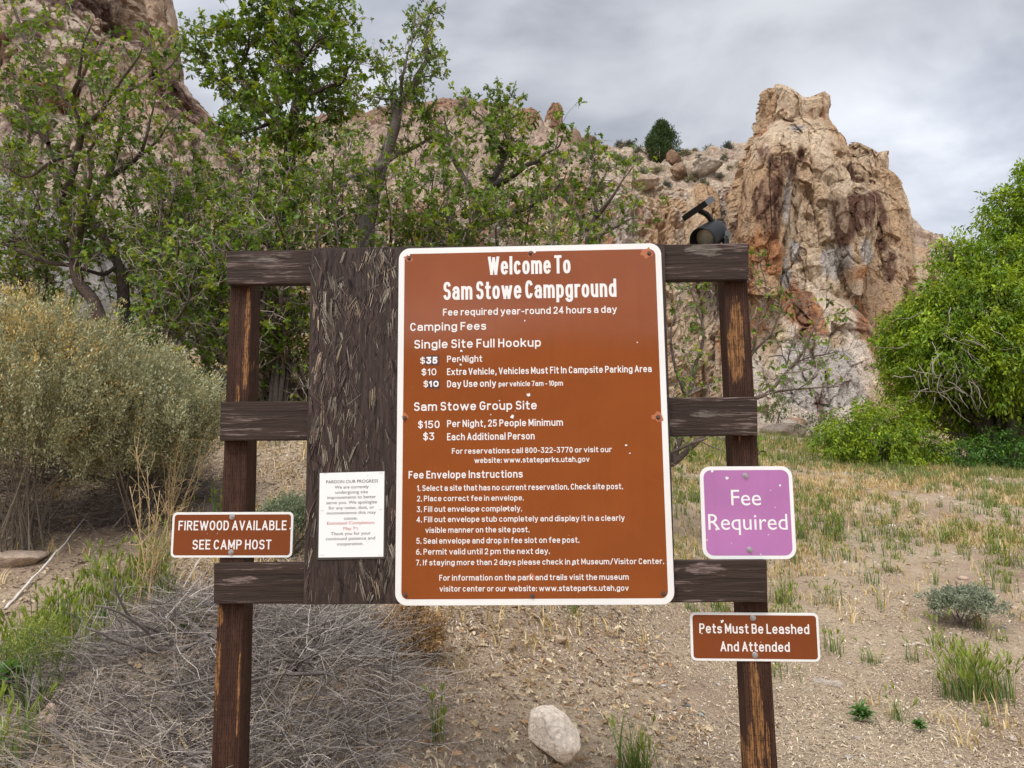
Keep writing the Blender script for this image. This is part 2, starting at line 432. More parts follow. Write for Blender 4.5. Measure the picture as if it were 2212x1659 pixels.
# --- the rock tower on the right
YT = 50.0
def stain(pxs, Y):   # centres and sizes of stains given where they sit on the rock face
    o = []
    for (px, py, a, b) in pxs:
        p = at(px, py, Y); o.append((p[0], p[2], a*Y/F_PX, b*Y/F_PX))
    return o
T_DARK = stain([(1655, 430, 40, 130), (1640, 420, 30, 60), (1690, 370, 60, 55), (1740, 320, 34, 60), (1830, 480, 75, 95), (1880, 350, 50, 30), (1925, 460, 45, 110), (1960, 560, 25, 60), (2010, 620, 45, 60), (1870, 400, 70, 40), (1590, 470, 22, 40)], YT-6)
T_ORANGE = stain([(1660, 560, 36, 80), (1620, 540, 30, 60), (1700, 650, 36, 70), (1850, 600, 40, 35), (1760, 700, 30, 60), (1880, 660, 40, 60), (1640, 700, 40, 80), (1900, 740, 25, 50), (1660, 240, 40, 20), (1600, 620, 34, 80)], YT-6)
T_GREY = stain([(1692, 440, 16, 90), (1700, 600, 22, 90), (1800, 570, 45, 60), (1740, 790, 90, 70), (1760, 850, 140, 60), (1740, 250, 30, 18), (1850, 560, 30, 60), (1720, 540, 26, 50), (1800, 790, 40, 60)], YT-6)
def tower_col(V, V0, D):
    n1 = fbm(V*np.array([0.35, 0.35, 0.16]), 4, 201); n2 = fbm(V*np.array([0.9, 0.9, 0.5]), 4, 205); n3 = fbm(V*np.array([0.6, 0.6, 0.09]), 3, 209)
    c = lerp(np.tile(TAN, (len(V), 1)), CREAM, sstep(n1+0.4*n2, -0.35, 0.35))
    zt = V[:, 2]
    c = lerp(c, WHITE, 0.75*sstep(-zt, -15.5, -9.0)*sstep(n1+0.5*n3, -0.30, 0.35))
    c = lerp(c, ORANGE, 0.8*sstep(n3+0.6*n2, 0.25, 0.55))
    c = lerp(c, GREY, sstep(blobs(V[:, 0], zt, T_GREY)+0.35*n2, 0.25, 0.5)*0.9)
    c = lerp(c, ORANGE, sstep(blobs(V[:, 0], zt, T_ORANGE)+0.5*n2+0.3*n3, 0.25, 0.6)*0.9)
    c = lerp(c, DARK, sstep(blobs(V[:, 0], zt, T_DARK)+0.55*n2+0.45*n3, 0.22, 0.46)*(0.50+.48*sstep(fbm(V*np.array([2.4, 2.4, 1.2]), 3, 219), -.25, .1)))
    top = sstep(V[:, 2]-V0[:, 2]*0, 19.0, 23.0)
    return c*(1-0.0*top)[:, None]
mb = MB()
loft(mb, [(222, 1636, 1762), (232, 1628, 1771), (250, 1630, 1772), (272, 1634, 1768), (290, 1628, 1778), (315, 1606, 1800), (345, 1590, 1815), (400, 1577, 1830), (500, 1572, 1850), (620, 1560, 1850), (760, 1552, 1860), (900, 1540, 1880), (1060, 1520, 1900)],
     YT, 8.0, tower_col, 520, 420, 0.62, 0.8, 301, 2.8)
loft(mb, [(334, 1798, 1905), (350, 1796, 1908), (372, 1780, 1908), (388, 1770, 1930), (440, 1760, 1948), (520, 1750, 1960), (600, 1735, 1968), (750, 1725, 1975), (1060, 1690, 2000)],
     YT+1.0, 7.0, tower_col, 460, 360, 0.62, 0.8, 317, 2.6)
loft(mb, [(545, 1930, 2000), (565, 1910, 2012), (610, 1900, 2032), (660, 1890, 2048), (800, 1880, 2075), (1060, 1860, 2120)],
     YT+4.0, 6.0, tower_col, 300, 240, 0.6, 0.8, 331, 2.4)
loft(mb, [(400, 1790, 1860), (430, 1776, 1885), (500, 1782, 1890), (560, 1795, 1880), (600, 1812, 1862), (640, 1822, 1850)],
     YT-5.5, 3.4, tower_col, 240, 200, 0.40, 0.6, 345, 2.4)
loft(mb, [(600, 1640, 1700), (640, 1610, 1800), (720, 1590, 1880), (820, 1580, 1900), (1060, 1540, 1960)],
     YT-2.0, 6.0, tower_col, 420, 260, 0.5, 0.7, 359, 2.4)
loft(mb, [(318, 1640, 1700), (345, 1612, 1718), (420, 1600, 1706), (520, 1596, 1690), (640, 1590, 1680)],
     YT-5.0, 3.4, tower_col, 260, 220, 0.42, 0.6, 363, 2.4)
tow = mb.build('cliff', M_ROCK)
tag(tow, 'tall cream and rust rock tower with dark stained flanks, right of the sign', 'cliff', kind='structure')

# --- the hill and cliff band behind
RIDGE = np.array([(-700, 330), (300, 330), (480, 330), (560, 300), (600, 268), (700, 250), (770, 241), (830, 232), (880, 223), (930, 216), (1000, 217), (1060, 223), (1120, 236), (1165, 242), (1225, 290), (1260, 318), (1310, 322), (1340, 322), (1390, 326), (1430, 335), (1480, 328), (1530, 326), (1590, 330), (1700, 340), (1900, 420), (2100, 560), (2400, 700), (2900, 800)], float)
BANDT = np.array([(-700, 430), (900, 430), (1150, 400), (1230, 372), (1330, 395), (1420, 415), (1500, 420), (1570, 405), (1800, 480), (2100, 700), (2400, 800), (2900, 850)], float)
nu, nv = 900, 380
pxs = np.linspace(-700, 2900, nu)
V = np.zeros((nv, nu, 3)); vv = np.linspace(0, 1, nv)
RIM, TOPR = [], []
for i, px in enumerate(pxs):
    b_ = np.interp(px, BANDT[:, 0], BANDT[:, 1]); r_ = np.interp(px, RIDGE[:, 0], RIDGE[:, 1])
    P0 = at(px, 1005, 52.0); P1 = at(px, b_+40, 54.5); P2 = at(px, b_, 56.5); P3 = at(px, r_, 76.0)
    P0[2] = min(P0[2], 3.0)
    P4 = P3 + np.array([0, 14, 0.2]); P5 = P3 + np.array([0, 45, -30])
    kn = np.array([0, 0.34, 0.40, 0.82, 0.88, 1.0]); PP = np.stack([P0, P1, P2, P3, P4, P5])
    for k in range(3): V[:, i, k] = np.interp(vv, kn, PP[:, k])
Vf = V.reshape(-1, 3)
vr = np.repeat(vv, nu)
wall = 1-sstep(vr, 0.36, 0.46)
Dw = rock_disp(Vf, 0.85, 0.8, 411)
scree = 1.0*fbm(Vf*0.22, 4, 421) + 0.45*fbm(Vf*0.9, 3, 431) + 0.9*facets(Vf*np.array([.22, .22, .22]), 433)*sstep(fbm(Vf*.08, 2, 434), -.2, .3) + 0.35*facets(Vf*0.75, 435) + 0.16*facets(Vf*1.8, 436)
f1, f2, cid = worley(Vf*np.array([0.33, 0.33, 0.33]), 437)
rocks = 1.6*sstep(cid, 0.72, 0.95)*np.maximum(0, 0.55-f1)
g1, g2, gid = worley(Vf*np.array([0.8, 0.8, 0.8]), 439)
rocks = rocks + 0.9*sstep(gid, 0.55, 0.9)*np.maximum(0, 0.5-g1)
Vf = Vf + np.array([0, -1.0, 0.15])*(Dw*wall)[:, None] + np.array([0, -0.45, 0.8])*((scree+rocks*1.6)*(1-wall))[:, None]
n1 = fbm(Vf*np.array([0.25, 0.25, 0.12]), 4, 441); n2 = fbm(Vf*0.8, 4, 445); n3 = fbm(Vf*np.array([0.5, 0.5, 0.06]), 3, 449)
cw = lerp(np.tile(TAN, (len(Vf), 1)), CREAM, sstep(n1, -0.3, 0.3)); cw = lerp(cw, GREY*1.05, 0.7*sstep(n3, -0.1, 0.35)); cw = lerp(cw, ORANGE, 0.75*sstep(n3+0.7*n2, 0.3, 0.6))
cs = lerp(np.tile(np.array([0.58, 0.46, 0.34]), (len(Vf), 1)), PINK, sstep(n1+n2*0.5, -0.2, 0.4)); cs = lerp(cs, DARK*1.5, 0.6*sstep(n2, 0.22, 0.5)); cs = lerp(cs, np.array([.30, .285, .22]), 0.55*sstep(fbm(Vf*1.7, 2, 447), 0.15, 0.45)); cs = lerp(cs, CREAM*1.1, 0.6*sstep(fbm(Vf*2.3, 2, 448), 0.2, 0.45))
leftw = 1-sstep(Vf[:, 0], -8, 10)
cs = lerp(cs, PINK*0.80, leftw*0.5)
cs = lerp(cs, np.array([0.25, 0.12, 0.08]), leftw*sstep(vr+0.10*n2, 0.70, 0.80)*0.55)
mb = MB(); ii = (np.arange(nv-1)[:, None]*nu+np.arange(nu-1)[None]).ravel()
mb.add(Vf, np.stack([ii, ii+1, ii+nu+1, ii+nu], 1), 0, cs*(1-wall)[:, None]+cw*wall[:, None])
HILL_V = Vf.copy()
def hill_top(px, py):
    """nearest point of the hill surface to a sight line"""
    X, Y = project(HILL_V); f = (vr < 0.84)
    k = np.argmin(np.where(f, (X-px)**2+(Y-py)**2, 1e9)); return HILL_V[k]
def hill_col(V, V0, D):
    n2 = fbm(V*0.8, 4, 445); n1 = fbm(V*np.array([0.3, 0.3, 0.15]), 3, 461)
    c = lerp(np.tile(np.array([0.36, 0.215, 0.135]), (len(V), 1)), CREAM*0.9, sstep(n1, -0.1, 0.5)); return lerp(c, DARK*1.5, 0.8*sstep(n2, 0.15, 0.45))
loft(mb, [(226, 1190, 1208), (236, 1184, 1215), (255, 1176, 1214), (280, 1166, 1216), (310, 1158, 1224), (360, 1146, 1234)], 72.0, 2.2, hill_col, 160, 160, 0.35, 0.6, 511, 2.3)
loft(mb, [(236, 1128, 1150), (250, 1118, 1166), (280, 1110, 1178), (330, 1100, 1190)], 73.0, 2.4, hill_col, 140, 100, 0.4, 0.6, 521, 2.3)
loft(mb, [(222, 940, 968), (236, 920, 990), (262, 900, 1010)], 75.0, 2.0, hill_col, 140, 90, 0.45, 0.6, 531, 2.3)
loft(mb, [(405, 1500, 1540), (430, 1488, 1552), (480, 1480, 1560), (600, 1470, 1566)], 53.5, 3.0, lambda V, a, D: lerp(np.tile(TAN, (len(V), 1)), CREAM, sstep(fbm(V*0.5, 3, 3), -.2, .3)), 180, 160, 0.45, 0.7, 541, 2.3)
hill = mb.build('hills', M_ROCK)
tag(hill, 'pinkish tan rocky hill with a fluted cliff band below its ridge', 'hill', kind='structure')

# --- the near cliff on the left
L_DARK = stain([(330, 70, 60, 70), (362, 140, 22, 60), (330, 190, 60, 40), (250, 90, 70, 60), (400, 230, 30, 60), (440, 290, 40, 60), (120, 180, 60, 60), (200, 20, 70, 40), (290, 10, 50, 30)], 19)
L_OR = stain([(340, 20, 30, 40), (50, 330, 50, 60), (280, 330, 40, 40), (330, 100, 30, 40)], 19)
def left_col(V, V0, D):
    n1 = fbm(V*np.array([0.5, 0.5, 0.35]), 4, 601); n2 = fbm(V*1.6, 4, 605)
    c = lerp(np.tile(np.array([0.54, 0.39, 0.28]), (len(V), 1)), np.array([0.66, 0.54, 0.43]), sstep(n1+0.4*n2, -0.3, 0.3))
    c = lerp(c, ORANGE*0.9, sstep(blobs(V[:, 0], V[:, 2], L_OR)+0.4*n2, 0.2, 0.5)*0.8)
    c = lerp(c, np.array([0.15, 0.085, 0.075]), sstep(blobs(V[:, 0], V[:, 2], L_DARK)+0.6*n2+0.35*n1, 0.15, 0.45)*0.85)
    low = 1-sstep(V[:, 2], 6.0, 8.0)
    return lerp(c, np.array([0.44, 0.41, 0.385]), low*0.85)
mb = MB()
loft(mb, [(-420, -300, 250), (-300, -500, 305), (-100, -700, 345), (0, -800, 356), (60, -850, 364), (105, -900, 372), (140, -950, 374), (160, -950, 370), (185, -960, 384), (215, -970, 424), (260, -1000, 462), (300, -1020, 486), (340, -1040, 512), (420, -1060, 560), (560, -1080, 620), (760, -1100, 680), (1080, -1120, 760)],
     20.0, 5.0, left_col, 620, 560, 0.34, 0.42, 611, 3.4, front=0.8)
loft(mb, [(-120, 300, 346), (0, 322, 358), (60, 330, 368), (105, 340, 377), (150, 344, 379), (176, 350, 376)], 18.2, 1.2, left_col, 160, 160, 0.15, 0.3, 631, 3.0)
loft(mb, [(420, -400, 60), (436, -500, 120), (480, -520, 200), (560, -540, 260), (680, -560, 310), (800, -580, 340), (1150, -600, 380)], 13.4, 2.4,
     lambda V, a, D: lerp(np.tile(np.array([0.44, 0.415, 0.39]), (len(V), 1)), np.array([0.52, 0.46, 0.41]), sstep(fbm(V*0.8, 3, 5), -0.1, 0.4)), 320, 200, 0.10, 0.5, 641, 2.6)
lc = mb.build('cliff', M_ROCKN)
tag(lc, 'near brown and cream cliff standing behind the oaks at the left', 'cliff', kind='structure')

def icorock(name, parent, loc, size, seed, col, mat, sub=4, amp=0.28, rot=0.0, flat=1.0, bury=0.25):
    bm = bmesh.new(); bmesh.ops.create_icosphere(bm, subdivisions=sub, radius=1.0)
    P = np.array([v.co[:] for v in bm.verts]); F = np.array([[v.index for v in f.verts] for f in bm.faces]); bm.free()
    f1, f2, cid = worley(P*1.1+seed*3.1, seed)
    r = 1 + amp*(fbm(P*1.0+seed, 3, seed)*1.3 + 0.5*(cid-0.5)) + amp*0.25*fbm(P*4+seed, 3, seed+4)
    # flatten some facets
    for k in range(13):
        d = norm(rng(seed*11+k).normal(size=3)); lim = 0.62+0.25*rng(seed*5+k).random()
        q = (P*r[:, None])@d; over = np.maximum(q-lim, 0); r = r - over*0.85/np.maximum(np.abs(P@d), 0.35)
    P = P*r[:, None]*np.array(size)
    ca, sa = math.cos(rot), math.sin(rot)
    P = np.stack([P[:, 0]*ca-P[:, 1]*sa, P[:, 0]*sa+P[:, 1]*ca, P[:, 2]*flat], 1)
    P[:, 2] += size[2]*(1-2*bury)*flat
    mb = MB(); n2 = fbm(P*3/np.mean(size)*0.3, 3, seed+9)
    mb.add(P, F, 0, np.asarray(col)*(1+0.18*n2)[:, None])
    o = mb.build(name, mat, smooth=True); o.location = loc
    return o
M_BOULDER = rock_mat('boulder_rock', 1.3)
for k, (px, py, sz, lab) in enumerate([
        (1240, 318, (1.25, 1.1, 1.35), 'brown boulder on the ridge, directly right of the pointed spire'),
        (1268, 322, (1.1, 1.0, 1.25), 'dark topped boulder on the ridge in the middle of the boulder cluster'),
        (1282, 340, (1.35, 1.1, 1.1), 'large rounded tan boulder below the ridge boulders'),
        (1452, 348, (0.8, 0.8, 0.7), 'brown boulder on the ridge beside the dark juniper'),
        (1468, 378, (1.0, 0.9, 0.8), 'tan boulder on the slope just below the juniper'),
        (1524, 372, (1.5, 1.2, 1.0), 'pale hollowed boulder on the slope near the rock tower'),
        (1390, 402, (1.1, 1.0, 0.8), 'pale tan boulder at the rim of the fluted cliff band')]):
    p = hill_top(px, py)
    o = icorock('boulder', None, p-np.array([0, 0.4, 0.2]), sz, 700+k, [(0.34, 0.23, 0.16), (0.26, 0.18, 0.14), (0.38, 0.27, 0.19), (0.34, 0.21, 0.14), (0.40, 0.27, 0.18), (0.46, 0.38, 0.30), (0.44, 0.33, 0.24)][k], M_BOULDER, 5, 0.42, k, 1.0, 0.3)
    tag(o, lab, 'boulder', 'boulders along the hill ridge')
for k, (px, py, Y, sz, lab) in enumerate([
        (1668, 905, 40, (2.0, 1.6, 1.1), 'big pale boulder at the foot of the cliff beside the right post'),
        (1690, 940, 34, (2.3, 1.3, 0.7), 'flat grey brown rock slab at the field edge near the right post'),
        (1710, 905, 42, (1.0, 0.8, 0.6), 'small orange tan rock in the rubble below the cliff'),
        (1735, 925, 38, (0.9, 0.8, 0.5), 'small pale rock lowest in the rubble below the cliff'),
        (1760, 945, 33, (1.1, 0.8, 0.45), 'pale pink rock slab just left of the leafy bush')]):
    p = at(px, py, Y); z = float(zgr(np.array([p[0]]), np.array([Y]))[0])
    o = icorock('boulder', None, (p[0], Y, max(z-0.1, p[2]-sz[2])), sz, 760+k, [(0.48, 0.40, 0.32), (0.33, 0.27, 0.22), (0.42, 0.28, 0.19), (0.5, 0.42, 0.34), (0.48, 0.37, 0.31)][k], M_BOULDER, 4, 0.28, k*1.3, 1.0, 0.3)
    tag(o, lab, 'boulder', 'boulders at the foot of the cliff')
# ------------------------------------------------------------------ the sign board
YS = 2.401                       # front of the sign's panel
YB = YS+0.006                    # front of the particle board
YR = YB+0.019                    # front of the rails
YP = YR+0.038                    # front of the posts
def wood_mat(name, axis, paint, bare, bare2, amount, patches=(), patchcol=None, dents=False, patchn=0.9):
    """dark brown paint weathered off along the grain; patches = (x, z, rx, rz) where more has gone"""
    m, n, b, _ = new_mat(name)
    pos = n.node('ShaderNodeTexCoord').outputs['Object']
    sc = (1.6, 14, 26) if axis == 'x' else (26, 14, 1.6)
    wv = n.noise(pos, 6.0, 2)
    pw = n.node('ShaderNodeVectorMath', operation='ADD'); n.put(pw.inputs[0], n.mapping(pos, sc))
    n.put(pw.inputs[1], n.mapping(n.node('ShaderNodeTexNoise').outputs['Color'], (0.6, 0.6, 0.6))); pw = pw.outputs[0]
    grain = n.noise(pw, 2.2, 5, 0.65, 0.6); grain2 = n.noise(pw, 6.5, 3, 0.6, 0.3)
    big = n.noise(pos, 5.5, 4, 0.6)
    cover = n.math('ADD', n.math('MULTIPLY', grain, 0.62), n.math('ADD', n.math('MULTIPLY', grain2, 0.22), n.math('MULTIPLY', big, 0.32)))
    worn = n.remap(cover, amount, amount+0.06)
    col_p = n.mix(n.remap(grain, 0.35, 0.65), tuple(c*0.72 for c in paint), tuple(c*1.22 for c in paint))
    col_b = n.mix(n.remap(grain2, 0.35, 0.65), bare2, bare)
    c = n.mix(n.math('MULTIPLY', worn, 0.9), col_p, col_b)
    if patches:
        sep = n.node('ShaderNodeSeparateXYZ'); n.put(sep.inputs[0], pos); tot = None
        for (x, z, rx, rz) in patches:
            dx = n.math('DIVIDE', n.math('SUBTRACT', sep.outputs[0], x), rx); dz_ = n.math('DIVIDE', n.math('SUBTRACT', sep.outputs[2], z), rz)
            v = n.math('SUBTRACT', 1.0, n.math('ADD', n.math('MULTIPLY', dx, dx), n.math('MULTIPLY', dz_, dz_)), clamp=True)
            tot = v if tot is None else n.math('MAXIMUM', tot, v)
        g3 = n.noise(n.mapping(pos, (110, 60, 16) if axis == 'z' else (14, 40, 110)), 1.0, 6, 0.78)
        gm = n.remap(n.math('ADD', n.math('MULTIPLY', tot, patchn), n.math('MULTIPLY', g3, 1.5)), 1.10, 1.30)
        c = n.mix(gm, c, n.mix(n.remap(g3, 0.38, 0.62), tuple(x*0.30 for x in patchcol), patchcol))
    if dents:
        # rows of short knife cuts left by the preservative treatment
        br = n.node('ShaderNodeTexBrick'); sw = n.node('ShaderNodeSeparateXYZ'); n.put(sw.inputs[0], pos)
        cm = n.node('ShaderNodeCombineXYZ'); n.put(cm.inputs[0], n.math('MULTIPLY', sw.outputs[2], 1.0)); n.put(cm.inputs[1], n.math('MULTIPLY', n.math('ADD', sw.outputs[0], sw.outputs[1]), 1.0))
        n.put(br.inputs['Vector'], cm.outputs[0]); br.inputs['Scale'].default_value = 1.0
        br.inputs['Brick Width'].default_value = 0.030; br.inputs['Row Height'].default_value = 0.0078
        br.inputs['Mortar Size'].default_value = 0.0012; br.offset = 0.5
        br.inputs['Color1'].default_value = (1, 1, 1, 1); br.inputs['Color2'].default_value = (1, 1, 1, 1); br.inputs['Mortar'].default_value = (0, 0, 0, 1)
        nn = n.remap(n.noise(n.mapping(pos, (60, 60, 30)), 1.0, 2), 0.42, 0.52)
        cut = n.math('MULTIPLY', n.math('SUBTRACT', 1.0, br.outputs['Color']), nn)
        c = n.mix(n.math('MULTIPLY', cut, 0.8), c, tuple(x*0.25 for x in paint))
    n.put(b.inputs['Base Color'], c); b.inputs['Roughness'].default_value = 0.7; b.inputs['Specular IOR Level'].default_value = 0.16
    hh = n.math('ADD', n.math('MULTIPLY', grain, 1.0), n.math('MULTIPLY', grain2, 0.5))
    n.put(b.inputs['Normal'], n.bump(hh, 0.9, 0.006))
    return m
PAINT = (0.044, 0.0285, 0.0225)
BASE = np.array([-0.02, YP, 0.0])
frame = thing('sign_frame', tuple(BASE), 'weathered dark brown timber frame with two posts, three rails and a peeling particle board', 'sign frame')
def prism(front4, back, parent, name, mat, bev=0.004, cuts=14, wob=0.0012, seed=0):
    """timber: front face corners TL,TR,BR,BL pushed back by 'back' metres"""
    f = [np.asarray(p, float)-BASE for p in front4]
    bm = bmesh.new()
    vs = [bm.verts.new(p) for p in f] + [bm.verts.new(p+np.array([0, back, 0])) for p in f]
    for q in ((3, 2, 1, 0), (4, 5, 6, 7), (0, 1, 5, 4), (1, 2, 6, 5), (2, 3, 7, 6), (3, 0, 4, 7)): bm.faces.new([vs[i] for i in q])
    bm.normal_update(); bmesh.ops.recalc_face_normals(bm, faces=bm.faces)
    L = [e for e in bm.edges if e.calc_length() > 0.3]
    bmesh.ops.subdivide_edges(bm, edges=L, cuts=cuts, use_grid_fill=True)
    sharp = [e for e in bm.edges if len(e.link_faces) == 2 and e.calc_face_angle(0) > 0.5]
    bmesh.ops.bevel(bm, geom=sharp, offset=bev, segments=2, affect='EDGES', profile=0.6)
    P = np.array([v.co[:] for v in bm.verts])
    D = np.stack([fbm(P*np.array([9, 40, 9]), 2, seed+k) for k in range(3)], 1)*wob
    for v, d in zip(bm.verts, D): v.co += Vector(d)
    me = bpy.data.meshes.new(name); bm.to_mesh(me); bm.free(); me.materials.append(mat)
    o = bpy.data.objects.new(name, me); COL.objects.link(o); o.parent = parent
    return o
def hit(px, py, y): return at(px, py, y)
rel = lambda p: (p[0]-BASE[0], p[2]-BASE[2])
RA = ('x', PAINT, (0.20, 0.145, 0.13), (0.11, 0.09, 0.075))
lrail = [hit(x, y, YR) for x, y in ((488, 542), (1617, 525), (1617.5, 603), (489, 614))]
q1 = rel(hit(1520, 540, YR)); q2 = rel(hit(560, 560, YR)); q3 = rel(hit(640, 548, YR))
m1 = wood_mat('rail_wood', *RA, 0.622, [(q1[0], q1[1], 0.10, 0.035), (q2[0], q2[1], 0.11, 0.02)], (0.17, 0.145, 0.12), patchn=0.62)
prism(lrail, 0.038, frame, 'rail', m1, seed=1)
mrail = [hit(x, y, YR) for x, y in ((476, 868), (1636, 857), (1637, 940), (474, 952))]
m2 = wood_mat('rail_wood_middle', *RA, 0.625, [(rel(hit(1540, 893, YR))[0], rel(hit(1540, 893, YR))[1], 0.12, 0.02)], (0.17, 0.145, 0.12), patchn=0.55)
prism(mrail, 0.038, frame, 'rail', m2, seed=2)
brail = [hit(x, y, YR) for x, y in ((462, 1217), (1657, 1210), (1659, 1301), (461, 1305))]
q1 = rel(hit(1520, 1228, YR)); q2 = rel(hit(520, 1252, YR))
m3 = wood_mat('rail_wood_bottom', *RA, 0.622, [(q1[0], q1[1], 0.10, 0.03), (q2[0], q2[1], 0.09, 0.02)], (0.20, 0.145, 0.13), patchn=0.62)
prism(brail, 0.038, frame, 'rail', m3, seed=3)
OR_W = (0.30, 0.145, 0.058)
def post(xt0, xt1, yt, xb0, xb1, yb, patches, name, seed, amount):
    A, B = hit(xt0, yt, YP), hit(xt1, yt, YP); C, D = hit(xb1, yb, YP), hit(xb0, yb, YP)
    def ext(p, q, z): return p+(q-p)*((z-p[2])/(q[2]-p[2]))
    zt = hit(550, 552, YP)[2] if xt0 < 800 else hit(1600, 540, YP)[2]
    T0, T1 = ext(A, D, zt), ext(B, C, zt); B0, B1 = ext(A, D, -0.35), ext(B, C, -0.35)
    pt = [(*rel(hit(px, py, YP)), rx, rz) for (px, py, rx, rz) in patches]
    m = wood_mat('post_wood_%d' % seed, 'z', (0.056, 0.0262, 0.0165), (0.20, 0.11, 0.06), (0.12, 0.06, 0.035), amount, pt, OR_W, True)
    return prism([T0, T1, B1, B0], 0.0889, frame, name, m, bev=0.005, cuts=20, seed=seed)
post(496, 543, 640, 465.5, 522.7, 1415, [(534, 700, 0.0135, 0.18), (531, 790, 0.016, 0.12), (473, 1330, 0.02, 0.05), (470, 1450, 0.012, 0.16), (515, 1500, 0.006, 0.2), (512, 870, 0.01, 0.1)], 'post', 11, 0.70)
post(1565, 1617, 640, 1609, 1671, 1500, [(1592, 730, 0.032, 0.20), (1582, 760, 0.02, 0.15), (1595, 905, 0.01, 0.1), (1629, 1480, 0.018, 0.20), (1640, 1560, 0.02, 0.22), (1660, 1610, 0.008, 0.1), (1552, 720, 0.01, 0.15), (1625, 1640, 0.02, 0.15)], 'post', 12, 0.68)

# particle board with its swollen, flaking strands
bw = [hit(x, y, YB) for x, y in ((673, 536), (1435, 527), (1459, 1300), (655, 1306))]
M_BOARD, n, b, _ = new_mat('particle_board')
tint = n.node('ShaderNodeAttribute', attribute_name='tint').outputs['Color']
pos = n.node('ShaderNodeTexCoord').outputs['Object']
gr = n.noise(n.mapping(pos, (90, 30, 9)), 1.0, 5, 0.7, 0.3); g2 = n.noise(n.mapping(pos, (180, 60, 30)), 1.0, 3, 0.7)
c = n.mix(n.remap(gr, 0.35, 0.65), n.mix(1.0, tint, (0.6, 0.6, 0.6), 'MULTIPLY'), n.mix(1.0, tint, (1.3, 1.27, 1.25), 'MULTIPLY'))
n.put(b.inputs['Base Color'], c); b.inputs['Roughness'].default_value = 0.6; b.inputs['Specular IOR Level'].default_value = 0.2
n.put(b.inputs['Normal'], n.bump(n.math('ADD', gr, g2), 0.45, 0.003))
mb = MB()
f = [p-BASE for p in bw]; bk = [p+np.array([0, 0.0175, 0]) for p in f]
nxb, nzb = 60, 60
u, v = np.meshgrid(np.linspace(0, 1, nxb), np.linspace(0, 1, nzb))
Pf = (f[0][None, None]*(1-u)[..., None]+f[1][None, None]*u[..., None])*(1-v)[..., None]+(f[3][None, None]*(1-u)[..., None]+f[2][None, None]*u[..., None])*v[..., None]
Pf = Pf.reshape(-1, 3); edge = ((u < 1e-6) | (u > 1-1e-6) | (v < 1e-6) | (v > 1-1e-6)).ravel()
Pf[:, 1] += np.where(edge, 0, -0.0008*(1+fbm(Pf*np.array([20, 1, 8]), 3, 77)))
BC = np.array([0.046, 0.0305, 0.026])
ii = (np.arange(nzb-1)[:, None]*nxb+np.arange(nxb-1)[None]).ravel()
mb.add(Pf, np.stack([ii, ii+nxb, ii+nxb+1, ii+1], 1), 0, BC)
cv = np.array(f+bk); mb.add(cv, np.array([[4, 5, 6, 7], [0, 1, 5, 4], [1, 2, 6, 5], [2, 3, 7, 6], [3, 0, 4, 7]]), 0, BC)
r = rng(21)
def strands(k, ulo, uhi, vlo, vhi, lo, hi, wlo, whi, cols, ang=0.45, probs=None, lift=0.0022):
    uu = r.uniform(ulo, uhi, k); vv_ = r.uniform(vlo, vhi, k)
    C = (f[0]*(1-uu)[:, None]+f[1]*uu[:, None])*(1-vv_)[:, None]+(f[3]*(1-uu)[:, None]+f[2]*uu[:, None])*vv_[:, None]
    keep = fbm(C*np.array([7, 1, 5]), 2, 33)+r.normal(0, 0.35, k) > -0.08
    C = C[keep]; k = len(C)
    a = r.normal(0, ang, k); L = r.uniform(lo, hi, k)*np.exp(r.normal(0, .25, k)); Wd = r.uniform(wlo, whi, k)
    d = np.stack([np.sin(a), 0*a, np.cos(a)], 1); s_ = np.stack([np.cos(a), 0*a, -np.sin(a)], 1)
    y0 = -lift*r.uniform(0.5, 1.2, k); tilt = r.normal(0, 0.0012, k)
    q = []
    for (du, dv, jj) in ((-.5, -.5, 0.6), (.5, -.42, 0.4), (.42, .5, 0.3), (-.3, .46, 0.5)):
        w_ = Wd*du*(1+r.normal(0, .25, k)); l_ = L*dv
        p = C+d*l_[:, None]+s_*w_[:, None]; p[:, 1] += y0+tilt*np.sign(dv)+r.normal(0, 0.0005, k); q.append(p)
    V = np.stack(q, 1)
    c_ = np.array(cols)[r.choice(len(cols), k, p=probs)]*(1+r.normal(0, .2, k))[:, None]
    mb.add(V.reshape(-1, 3), np.arange(4*k).reshape(k, 4), 0, np.repeat(np.clip(c_, .01, 1), 4, 0))
GRY, TN, DK = (0.30, 0.26, 0.205), (0.36, 0.285, 0.195), np.array((0.011, 0.008, 0.007))
